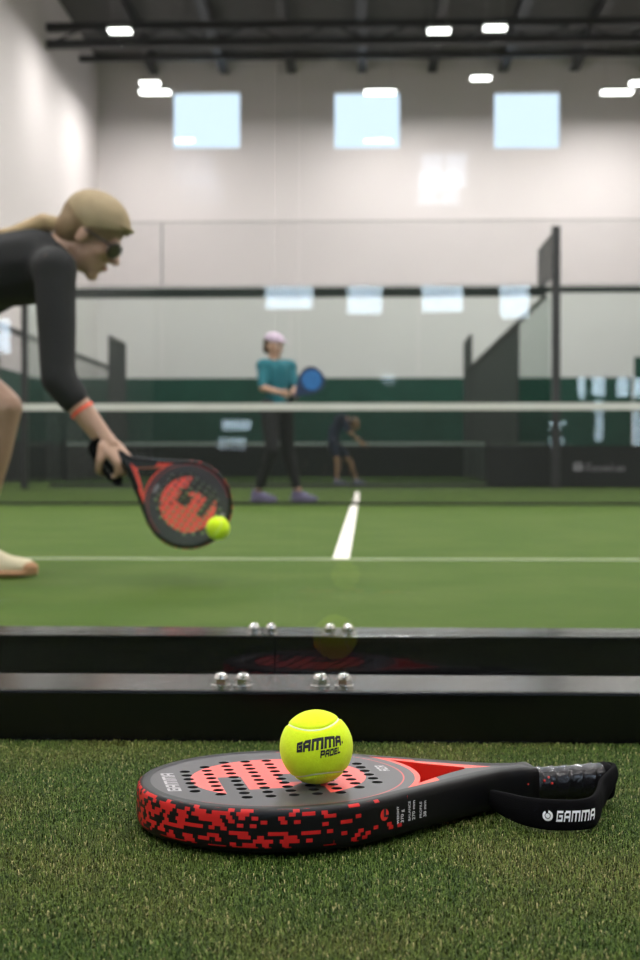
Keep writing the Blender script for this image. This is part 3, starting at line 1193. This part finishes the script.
sR, sL = nearest_s(at(592, 815, 1.232).x), nearest_s(at(555, 815, 1.232).x)
wlen = abs(sL - sR)
strokes_mesh('wordmark', 'GAMMA', lambda u_, v_: strap_pt(sL - u_, 0.0075 + v_, 0.0005), 0.0098, wlen, M['white_print'], strap, 0.1)['label'] = 'white wordmark on the strap'
bm = bmesh.new()
s0 = sL + 0.0068
for (r0, r1, a0, a1) in ((0.0024, 0.0042, 120, 440), (0.0, 0.0018, 0, 360)):
    prev = None
    for q in range(25):
        a = R(a0 + (a1 - a0) * q / 24)
        pr = [bm.verts.new(strap_pt(s0 - math.cos(a) * r_, 0.0125 + math.sin(a) * r_ * 1.15, 0.0005)) for r_ in (max(r0, 1e-5), r1)]
        if prev: bm.faces.new((prev[0], prev[1], pr[1], pr[0]))
        prev = pr
from_bm('strap_logo', bm, M['white_print'], strap)
bm = bmesh.new()
pe = RI @ at(604, 779, 1.303)
for q in ((-0.003, 0.0, 0.0), ):
    box(bm, pe.x - 0.0030, pe.x + 0.0030, pe.y - 0.0006, pe.y + 0.0006, pe.z - 0.0012, pe.z + 0.0012)
from_bm('white_tab', bm, M['white_print'], strap)


# ------------------------------------------------------------------ padel balls
def ball_mat():
    m, nt, b = new_mat('yellow_green_felt')
    f = noise_node(nt, 300, 4)
    f2 = noise_node(nt, 25, 2)
    c = mixcol(nt, f, (0.50, 0.66, 0.006), (0.66, 0.86, 0.02))
    c = mixcol(nt, f2 * 0.25, c, (0.72, 0.90, 0.04))
    nt.links.new(c, b.inputs['Base Color'])
    b.inputs['Roughness'].default_value = 0.9
    b.inputs['Specular IOR Level'].default_value = 0.1
    b.inputs['Sheen Weight'].default_value = 0.3
    b.inputs['Sheen Tint'].default_value = (0.85, 1.0, 0.35, 1)
    bn = nt.nodes.new('ShaderNodeBump')
    bn.inputs['Strength'].default_value = 0.7
    bn.inputs['Distance'].default_value = 0.0006
    nt.links.new(noise_node(nt, 700, 4).s, bn.inputs['Height'])
    nt.links.new(bn.outputs[0], b.inputs['Normal'])
    return m


M['felt'] = ball_mat()
M['seam'] = mat('pale_rubber_seam', (0.66, 0.70, 0.42), 0.6, var=0.05, scale=50)
BR = 0.0332


def seam_pts(n=400):
    t = np.linspace(0, 2 * math.pi, n, endpoint=False)
    a, b = 0.8, 0.2
    P_ = np.stack([a * np.cos(t) + b * np.cos(3 * t), a * np.sin(t) - b * np.sin(3 * t), 2 * math.sqrt(a * b) * np.sin(2 * t)], 1)
    return P_ / np.linalg.norm(P_, axis=1)[:, None]


def make_ball(name):
    S = seam_pts()
    bm = bmesh.new()
    bmesh.ops.create_icosphere(bm, subdivisions=6, radius=BR)
    V = np.array([v.co[:] for v in bm.verts]) / BR
    d = np.full(len(V), 9.0)
    for k_ in range(0, len(S), 40):
        dd = np.linalg.norm(V[:, None, :] - S[None, k_:k_ + 40, :], axis=2).min(1)
        d = np.minimum(d, dd)
    d *= BR
    for v, dist in zip(bm.verts, d):
        fuzz = noise.noise(Vector(v.co) * 900) * 0.00018
        v.co *= (BR + fuzz - 0.0014 * math.exp(-(dist / 0.0014) ** 2)) / BR
    o = from_bm(name, bm, M['felt'], None, True)
    bm = bmesh.new()
    n = len(S)
    rows = []
    for i in range(n):
        p = Vector(S[i])
        tn = (Vector(S[(i + 1) % n]) - Vector(S[i - 1])).normalized()
        sd = p.cross(tn).normalized()
        rows.append([bm.verts.new(p * (BR - 0.0014 + dz) + sd * w_) for w_, dz in ((-0.0012, -0.0002), (-0.0006, 0.0006), (0.0006, 0.0006), (0.0012, -0.0002))])
    for i in range(n):
        A, B = rows[i], rows[(i + 1) % n]
        for j in range(3):
            bm.faces.new((A[j], A[j + 1], B[j + 1], B[j])).smooth = True
    from_bm('seam', bm, M['seam'], o)
    return o


ball = make_ball('padel_ball')
ball2 = copy_tree(ball)
BC = at(316.3, 747, 1.238)
BC.z = 0.0379 + BR - 0.0004
# orientation: lobe centre towards the camera
fr_w = (Vector((0, 0, CAM_H)) - BC).normalized()
rt_w = Vector((0, 0, 1)).cross(fr_w).normalized()
up_w = fr_w.cross(rt_w)
Wm = Matrix((rt_w, up_w, fr_w)).transposed()
Lm = Matrix(((0.62547791, 0.77363942, -0.10128883), (0.77684809, -0.60539259, 0.17322488), (0.07269409, -0.18703437, -0.97965999)))
Rm = Wm @ Lm
ball.matrix_world = Matrix.Translation(BC) @ Rm.to_4x4()
tag(ball, 'bright yellow green ball with a black wordmark, resting on the lying racket', 'ball')

# print on the ball: aimed at the camera, slightly rising to the right
Fd = (Vector((0, 0, CAM_H)) - BC).normalized()
tgt = at(320.5, 748.5, BC.y - BR * 0.95)
Fd = (tgt - BC).normalized()
Ur = Vector((1, 0, 0.0))
Ur = (Ur - Fd * Ur.dot(Fd)).normalized()
Uu = Ur.cross(Fd) * -1
if Uu.z < 0: Uu = -Uu
ang = R(9.5)
E1 = Ur * math.cos(ang) + Uu * math.sin(ang)
E2 = -Ur * math.sin(ang) + Uu * math.cos(ang)
BI = ball.matrix_world.inverted()


def ball_pt(u, v):
    d = Fd + E1 * (u / BR) + E2 * (v / BR)
    return BI @ (BC + d.normalized() * (BR + 0.00035))


def pmark(bm, put):
    vs = [bm.verts.new(put(9.05 + 0.22 * math.cos(a), 0.2 + 0.22 * math.sin(a))) for a in [2 * math.pi * q / 12 for q in range(12)]]
    bm.faces.new(vs)


strokes_mesh('wordmark', 'GAMMA', lambda u, v: ball_pt(u - 0.0262, v - 0.0008), 0.0106, 0.0495, M['black_print'], ball, 0.22, 0.42, pmark)
strokes_mesh('wordmark', 'PADEL', lambda u, v: ball_pt(u - 0.0015, v - 0.0084), 0.0066, 0.0220, M['black_print'], ball, 0.22, 0.40)

ball2.location = at(218, 528, 3.86)
ball2.rotation_euler = (0.4, 0.8, 0.3)
tag(ball2, 'bright yellow green ball in flight at the tip of the player\'s racket', 'ball')


# ------------------------------------------------------------------ people
def hull_capsule(bm, p, q, r1, r2, sub=2):
    tmp = bmesh.new()
    bmesh.ops.create_icosphere(tmp, subdivisions=sub, radius=r1, matrix=Matrix.Translation(p))
    bmesh.ops.create_icosphere(tmp, subdivisions=sub, radius=r2, matrix=Matrix.Translation(q))
    res = bmesh.ops.convex_hull(tmp, input=tmp.verts)
    bmesh.ops.delete(tmp, geom=[e for e in res['geom_interior'] if isinstance(e, bmesh.types.BMVert)], context='VERTS')
    me = bpy.data.meshes.new('t')
    tmp.to_mesh(me)
    tmp.free()
    bm.from_mesh(me)
    bpy.data.meshes.remove(me)


def ellipsoid(bm, c, axes, radii, sub=3):
    Mx = Matrix((axes[0], axes[1], axes[2])).transposed().to_4x4()
    bmesh.ops.create_icosphere(bm, subdivisions=sub, radius=1,
                               matrix=Matrix.Translation(c) @ Mx @ Matrix.Diagonal((*radii, 1)))


def blob(name, shapes, voxel, mt, parent=None, smooth_it=4):
    bm = bmesh.new()
    for s in shapes:
        if s[0] == 'c': hull_capsule(bm, Vector(s[1]), Vector(s[2]), s[3], s[4])
        else: ellipsoid(bm, Vector(s[1]), s[2], s[3])
    me = bpy.data.meshes.new(name)
    bm.to_mesh(me)
    bm.free()

    def mods(o):
        m_ = o.modifiers.new('r', 'REMESH')
        m_.mode = 'VOXEL'
        m_.voxel_size = voxel
        s_ = o.modifiers.new('s', 'SMOOTH')
        s_.iterations = smooth_it
        s_.factor = 0.5
    out = realize(me, mods)
    bpy.data.meshes.remove(me)
    out.name = name
    return link(name, out, mt, parent, True)


def head_shapes(c, f, u, k=1.0):
    s = u.cross(f).normalized()
    ax = (f, s, u)

    def L(a, b, d): return c + (f * a + s * b + u * d) * k
    sh = [('e', L(-.012, 0, .035), ax, (.098 * k, .076 * k, .088 * k)),
          ('e', L(.020, 0, -.030), ax, (.070 * k, .060 * k, .084 * k)),
          ('e', L(.040, 0, -.070), ax, (.046 * k, .044 * k, .038 * k)),
          ('c', L(.068, -.008, -.100), L(.068, .008, -.100), .019 * k, .019 * k),
          ('c', L(.086, 0, .012), L(.112, 0, -.026), .009 * k, .0125 * k),
          ('e', L(.100, 0, -.030), ax, (.014 * k, .017 * k, .009 * k)),
          ('c', L(.080, -.032, .026), L(.080, .032, .026), .012 * k, .012 * k),
          ('e', L(.087, 0, -.055), ax, (.012 * k, .022 * k, .006 * k)),
          ('e', L(.084, 0, -.068), ax, (.012 * k, .020 * k, .007 * k))]
    for b in (-1, 1):
        sh.append(('e', L(.052, b * .038, -.025), ax, (.030 * k, .022 * k, .024 * k)))
        sh.append(('e', L(-.008, b * .077, -.012), ax, (.019 * k, .009 * k, .031 * k)))
    return sh, L, ax


def hand_shapes(wrist, palm_dir, across, palm_n, k=1.0, curl=1.0, grip_r=0.02):
    """palm with four curled fingers and a thumb closing the other way"""
    d, a, n = palm_dir.normalized(), across.normalized(), palm_n.normalized()
    sh = []
    pc = wrist + d * 0.045 * k
    sh.append(('e', pc, (d, a, n), (.050 * k, .042 * k, .017 * k)))
    for i, (off, ln) in enumerate(((-.030, .068), (-.010, .078), (.010, .074), (.029, .060))):
        p0 = wrist + d * .080 * k + a * off * k
        p1 = p0 + (d * .75 + n * .65 * curl) .normalized() * ln * .42 * k
        p2 = p1 + (d * -.10 + n * 1.0 * curl + d * (1 - curl)).normalized() * ln * .34 * k
        p3 = p2 + (d * -.85 * curl + n * .45 + d * (1 - curl)).normalized() * ln * .30 * k
        sh += [('c', p0 - d * .02 * k, p0, .0095 * k, .0095 * k), ('c', p0, p1, .0095 * k, .0088 * k), ('c', p1, p2, .0088 * k, .008 * k), ('c', p2, p3, .008 * k, .007 * k)]
    t0 = wrist + d * .025 * k - a * .032 * k
    t1 = t0 + (d * .6 - a * .55 + n * .5).normalized() * .036 * k
    t2 = t1 + (d * .45 + n * .95 + a * .1).normalized() * .030 * k
    t3 = t2 + (n * .5 + a * .75 + d * .3).normalized() * .022 * k
    sh += [('c', wrist + d * .01 * k, t0, .014 * k, .0135 * k), ('c', t0, t1, .0125 * k, .011 * k), ('c', t1, t2, .011 * k, .0095 * k), ('c', t2, t3, .0095 * k, .008 * k)]
    return sh


def shoe(parent, ankle, toe_dir, ground_z, mt, k=1.0, heel_lift=0.0, len_=0.275):
    d = Vector(toe_dir).normalized()
    s = Vector((0, 0, 1)).cross(d).normalized()
    up = d.cross(s) * -1
    if up.z < 0: up = -up
    base = Vector((ankle.x, ankle.y, ground_z)) if not heel_lift else Vector(ankle) - up * 0.09
    def L(a, b, c): return base + d * a * k + s * b * k + up * c * k
    ax = (d, s, up)
    sh = [('c', L(-.045, 0, .040), L(.06, 0, .040), .036 * k, .040 * k),
          ('c', L(.06, 0, .038), L(.165, .004, .030), .040 * k, .029 * k),
          ('c', L(-.035, 0, .06), L(-.02, 0, .095), .036 * k, .037 * k),
          ('c', L(0, 0, .085), L(.09, 0, .045), .034 * k, .034 * k)]
    o = blob('shoe', sh, .007, mt, parent)
    sole = blob('sole', [('e', L(-.02, 0, .014), ax, (.075 * k, .040 * k, .015 * k)), ('e', L(.085, 0, .013), ax, (.12 * k, .047 * k, .014 * k)),
                         ('e', L(.175, 0, .030), ax, (.028 * k, .030 * k, .020 * k))], .006, M['sole'] if mt is M['shoe'] else mt, o, 2)
    return o


# --- player lunging after the ball
GZ = -0.011
Yp = 4.2
V3 = Vector
shR, shL = at(55, 270, 4.05), at(42, 266, 4.36)
chest = at(30, 266, Yp)
mid = at(-45, 276, Yp)
pelvis = at(-118, 300, Yp)
neck = at(62, 250, Yp)
headc = at(91, 237, Yp)
elR = at(58, 378, 3.98)
wrR = at(103, 438, 3.98)
hipR, hipL = at(-112, 318, 4.10), at(-125, 318, 4.30)
knR, knL = at(3, 408, 4.08), at(-175, 455, 4.34)
anR, anL = at(-28, 541, 4.12), at(-285, 500, 4.38)
anR.z = 0.085
knL.z = 0.36
anL.z = 0.14
elL = at(-60, 330, 4.56)
wrL = at(-120, 300, 4.72)
tl = R(33)
hu = V3((math.sin(tl), 0, math.cos(tl)))
hf = V3((math.cos(tl), 0, -math.sin(tl)))
hsh, HL, hax = head_shapes(headc, hf, hu, 0.97)
hand_dir = (at(128, 466, 3.97) - wrR).normalized()
palm_n = V3((-0.45, 0.45, -0.75))
palm_n = (palm_n - hand_dir * palm_n.dot(hand_dir)).normalized()
across = hand_dir.cross(palm_n).normalized()
if across.y > 0: across = -across
hs = hand_shapes(wrR, hand_dir, V3((0.0, 1, 0)) * 0 + across * -1, palm_n, 1.1)
dL = (wrL - elL).normalized()
nL = V3((0, 0, -1)); nL = (nL - dL * nL.dot(dL)).normalized()
hsL = hand_shapes(wrL, dL, dL.cross(nL), nL, 0.95, 0.35)
body = hsh + hs + hsL + [
    ('c', neck, headc - hu * .05 - hf * .02, .058, .050), ('c', chest, neck, .09, .058),
    ('c', shL, shR, .066, .066), ('c', chest, mid, .115, .098), ('c', mid, pelvis, .098, .122),
    ('c', hipL, hipR, .108, .108), ('c', shR, elR, .056, .043), ('c', elR, wrR, .042, .030), ('c', wrR, wrR + hand_dir * .03, .030, .029),
    ('c', shL, elL, .056, .043), ('c', elL, wrL, .041, .027),
    ('c', hipR, knR, .098, .060), ('c', knR, knR.lerp(anR, .35), .058, .056), ('c', knR.lerp(anR, .3), anR, .057, .036), ('c', anR, anR + V3((.07, 0, -.045)), .036, .028),
    ('c', hipL, knL, .098, .060), ('c', knL, knL.lerp(anL, .35), .056, .055), ('c', knL.lerp(anL, .3), anL, .056, .036), ('c', anL, anL + V3((.06, 0, -.07)), .036, .028)]
player = blob('person', body, 0.0055, M['skin'], None, 4)
tag(player, 'lunging player in black shirt, sunglasses and blond ponytail, reaching a racket to the ball', 'person')
blob('shirt', [('c', chest + V3((.012, 0, .0)), mid, .122, .110), ('c', mid, pelvis, .110, .126), ('c', shL, shR, .078, .070), ('c', chest, neck - V3((.02, 0, .02)), .095, .070),
               ('c', shR, elR, .066, .054), ('c', elR, elR.lerp(wrR, .34), .055, .049), ('c', shL, elL, .070, .056), ('c', elL, elL.lerp(wrL, .30), .053, .047)],
     0.010, M['black_cloth'], player, 16)
blob('shorts', [('c', pelvis + V3((.04, 0, .01)), pelvis, .135, .140), ('c', hipL, hipR, .126, .126), ('c', hipR, hipR.lerp(knR, .42), .120, .098), ('c', hipL, hipL.lerp(knL, .42), .120, .098)],
     0.010, M['black_cloth'], player, 5)
hair = [('e', HL(-.020, 0, .046), hax, (.104, .084, .090)), ('e', HL(-.058, 0, .000), hax, (.062, .076, .075))]
hr = blob('hair', hair, 0.006, M['dark_blond'], player, 2)
tail0 = HL(-.095, 0, -.015)
blob('ponytail', [('c', tail0, tail0 + V3((-.06, -.01, .005)), .020, .030), ('c', tail0 + V3((-.06, -.01, .005)), tail0 + V3((-.15, -.02, -.03)), .030, .024),
                  ('c', tail0 + V3((-.15, -.02, -.03)), tail0 + V3((-.26, -.02, -.04)), .024, .012)], 0.005, M['blond'], hr, 2)
# tan cap with dark lower band and short peak
M['cap'] = mat('tan_cap', (0.34, 0.255, 0.15), 0.85, var=0.35, scale=16)
cap = blob('cap', [('e', HL(-.012, 0, .058), hax, (.110, .090, .086)), ('c', HL(.076, -.035, .062), HL(.076, .035, .062), .020, .020)], 0.006, M['cap'], player, 3)
# cut the cap below the brow line
bm = bmesh.new(); bm.from_mesh(cap.data)
pn = V3((.10, 0, .995)).normalized()
bmesh.ops.bisect_plane(bm, geom=bm.verts[:] + bm.edges[:] + bm.faces[:], plane_co=at(95, 231, Yp), plane_no=pn, clear_inner=True)
bm.to_mesh(cap.data); bm.free()
pk = at(125, 229, Yp)
blob('peak', [('e', pk, (V3((.95, 0, -.30)).normalized(), V3((0, 1, 0)), V3((.30, 0, .95)).normalized()), (.030, .060, .009))], 0.004, M['cap'], cap, 2)
for b in (-1, 1):
    blob('eye', [('e', HL(.080, b * .030, .004), hax, (.011, .012, .011))], 0.003, M['eye'], player, 1)
gl_ = blob('sunglasses', [('e', HL(.094, b * .034, .002), ((hf * .9 + hax[1] * b * .35).normalized(), (hax[1] * .94 - hf * b * .35).normalized(), hu), (.007, .035, .027)) for b in (-1, 1)] +
           [('c', HL(.100, -.01, .008), HL(.100, .01, .008), .004, .004)] +
           [('c', HL(.080, b * .066, .010), HL(-.010, b * .083, .008), .0045, .004) for b in (-1, 1)], 0.003, M['lens'], player, 1)
blob('lips', [('e', HL(.093, 0, -.061), hax, (.006, .018, .008))], 0.003, mat('lip_skin', (0.35, 0.12, 0.10), 0.5), player, 1)
bm = bmesh.new()
wp = elR.lerp(wrR, .54)
wd_ = (wrR - elR).normalized()
tube(bm, wp - wd_ * .005, wp + wd_ * .005, .0372, 20)
from_bm('wristband', bm, M['orange_band'], player)
shoe(player, anR, (1, 0, 0), GZ, M['shoe'], 1.0)
shoe(player, anL, (1, 0, -.75), GZ, M['shoe'], 1.0, heel_lift=1)

# racket held by the player
hc = at(188, 505, 3.98)
hand_c = at(121, 457, 3.97)
xl = (hand_c - hc); xl.normalize()
zl = V3((0.10, -1, 0.12)); zl = (zl - xl * zl.dot(xl)).normalized()
yl = zl.cross(xl)
held.matrix_world = Matrix.Translation(hc) @ Matrix((xl, yl, zl)).transposed().to_4x4() @ Matrix.Translation((0, 0, -0.019))
tag(held, 'black and red padel racket swung low by the lunging player', 'padel racket')
# short loose strap
pts = catmull([V3((.328, 0, .02)), V3((.326, .030, .02)), V3((.285, .052, .018)), V3((.245, .064, .015)), V3((.205, .068, .02)), V3((.200, .056, .022)), V3((.240, .045, .02)), V3((.295, .032, .02)), V3((.326, .006, .02))], 8)
bm = bmesh.new()
for a, b in zip(pts, pts[1:]):
    tube(bm, a, b, .008, 8)
from_bm('wrist_strap', bm, M['webbing'], held)


# --- generic standing player from joints
def figure(J, label, cloths, hair_m, cap_m, shoe_m, skin, face_dir, tilt_deg=8, k=1.0, toe=(1, -.2, 0), cap_on=True):
    f = V3(face_dir).normalized()
    u = V3((0, 0, 1))
    t_ = R(tilt_deg)
    f2 = (f * math.cos(t_) - u * math.sin(t_)).normalized()
    u2 = (u * math.cos(t_) + f * math.sin(t_)).normalized()
    hsh_, L_, ax_ = head_shapes(J['head'], f2, u2, k)
    sh = list(hsh_)
    for s in 'RL':
        d = (J['wr' + s] - J['el' + s]).normalized()
        n = V3((0, 0, -1)) if s == 'R' else V3((0, 0, 1))
        n = (f * .3 + u * -.2 + d.cross(u) * (1 if s == 'R' else -1))
        n = (n - d * n.dot(d)).normalized()
        sh += hand_shapes(J['wr' + s], d, d.cross(n), n, .95)
        sh += [('c', J['sh' + s], J['el' + s], .048, .038), ('c', J['el' + s], J['wr' + s], .036, .026),
               ('c', J['hip' + s], J['kn' + s], .085, .056), ('c', J['kn' + s], J['kn' + s].lerp(J['an' + s], .35), .054, .054),
               ('c', J['kn' + s].lerp(J['an' + s], .3), J['an' + s], .054, .036)]
    sh += [('c', J['shL'], J['shR'], .06, .06), ('c', J['chest'], J['waist'], .105, .088), ('c', J['waist'], J['pelvis'], .088, .11),
           ('c', J['hipL'], J['hipR'], .10, .10), ('c', J['chest'], J['neck'], .07, .052), ('c', J['neck'], J['head'] - u2 * .04, .052, .050)]
    P_ = blob('person', sh, .009, skin, None, 3)
    blob('shirt', [('c', J['shL'], J['shR'], .075, .075), ('c', J['chest'], J['waist'], .120, .105), ('c', J['waist'], J['pelvis'], .105, .118)] +
         [('c', J['sh' + s], J['sh' + s].lerp(J['el' + s], .85), .064, .052) for s in 'RL'], .012, cloths[0], P_, 4)
    sl = cloths[2]
    blob('trousers' if sl > 1 else 'shorts', [('c', J['hipL'], J['hipR'], .112, .112)] +
         [('c', J['hip' + s], J['hip' + s].lerp(J['kn' + s], min(1, sl)), .100, .068 if sl > 1 else .085) for s in 'RL'] +
         ([('c', J['kn' + s], J['kn' + s].lerp(J['an' + s], .85), .068, .048) for s in 'RL'] if sl > 1 else []), .012, cloths[1], P_, 4)
    blob('hair', [('e', L_(-.030, 0, .030), ax_, (.092, .082, .085)), ('e', L_(-.070, 0, -.03), ax_, (.05, .06, .06))], .008, hair_m, P_, 2)
    if cap_on:
        c_ = blob('cap', [('e', L_(-.008, 0, .070), ax_, (.106, .087, .065)), ('e', L_(.115, 0, .058), ax_, (.055, .055, .010))], .007, cap_m, P_, 2)
    for s in 'RL':
        shoe(P_, J['an' + s], toe, GZ, shoe_m, .98)
    for b in (-1, 1):
        blob('eye', [('e', L_(.079, b * .030, .004), ax_, (.010, .011, .010))], .004, M['eye'], P_, 1)
    tag(P_, label, 'person')
    return P_


D2 = 13.35
def a2(x, y, dy=0): return at(x, y, D2 + dy)
J = dict(head=a2(274, 346), neck=a2(274, 361), chest=a2(277, 371), waist=a2(277, 392), pelvis=a2(276, 406),
         shR=a2(263, 366, -.06), shL=a2(290, 367, .10), elR=a2(263, 388, -.14), elL=a2(295, 389, .02), wrR=a2(282, 393, -.27), wrL=a2(293, 393, -.22),
         hipR=a2(270, 409, -.04), hipL=a2(284, 409, .06), knR=a2(272, 450, -.16), knL=a2(288, 452, .10), anR=a2(258, 490, -.0), anL=a2(298, 491, .10))
J['anR'].z = .085; J['anL'].z = .085
figure(J, 'standing player in teal shirt and pale cap beyond the net, holding a blue racket', (M['teal_cloth'], M['black_cloth'], 2), M['brown_hair'], M['pale_cap'], M['purple_shoe'], M['skin'], (1, -.75, 0), 10)

# blue racket
br = empty('padel_racket', a2(300, 391, -.31))
bc = a2(312, 380, -.33) - br.location
dirx = bc.normalized()
bm = bmesh.new()
sidev = V3((0.1, 1, 0.1)).cross(dirx).normalized()
nn = dirx.cross(sidev).normalized()
Mx = Matrix((dirx, sidev, nn)).transposed().to_4x4()
rr_ = [(.0, .016), (.05, .03), (.11, .075), (.17, .115), (.24, .130), (.30, .115), (.34, .075), (.355, .0)]
c0 = bc - dirx * .235
loop = [(x, y) for x, y in rr_] + [(x, -y) for x, y in rr_[::-1][1:]]
top = [bm.verts.new(c0 + dirx * x + sidev * y + nn * .019) for x, y in loop]
bot = [bm.verts.new(c0 + dirx * x + sidev * y - nn * .019) for x, y in loop]
bm.faces.new(top); bm.faces.new(bot[::-1])
for i in range(len(loop)):
    bm.faces.new((top[i], bot[i], bot[(i + 1) % len(loop)], top[(i + 1) % len(loop)]))
from_bm('frame', bm, M['navy'], br)
bm = bmesh.new()
bmesh.ops.create_cone(bm, cap_ends=True, segments=32, radius1=.095, radius2=.095, depth=.044, matrix=Matrix.Translation(bc) @ Mx)
from_bm('face', bm, M['blue'], br)
bm = bmesh.new()
tube(bm, c0 + dirx * .02, c0 - dirx * .10, .016, 12)
from_bm('grip', bm, M['webbing'], br)
tag(br, 'blue padel racket held up by the teal shirted player', 'padel racket')

D3 = 26.0
def a3(x, y, dy=0): return at(x, y, D3 + dy)
J = dict(head=a3(354, 424), neck=a3(346, 418), chest=a3(341, 419), waist=a3(335, 430), pelvis=a3(333, 439),
         shR=a3(343, 417, -.18), shL=a3(344, 417, .18), elR=a3(349, 432, -.25), elL=a3(350, 432, .22), wrR=a3(360, 442, -.16), wrL=a3(363, 443, .08),
         hipR=a3(333, 443, -.09), hipL=a3(335, 443, .09), knR=a3(338, 462, -.14), knL=a3(350, 462, .2), anR=a3(337, 480, -.16), anL=a3(356, 479, .25))
J['anR'].z = .085; J['anL'].z = .085
figure(J, 'distant player in navy shirt bending forward on the second court', (M['navy_cloth'], M['navy_cloth'], .6), M['brown_hair'], M['pale_cap'], M['purple_shoe'], M['skin_dim'], (1, -.3, 0), 25, cap_on=False)
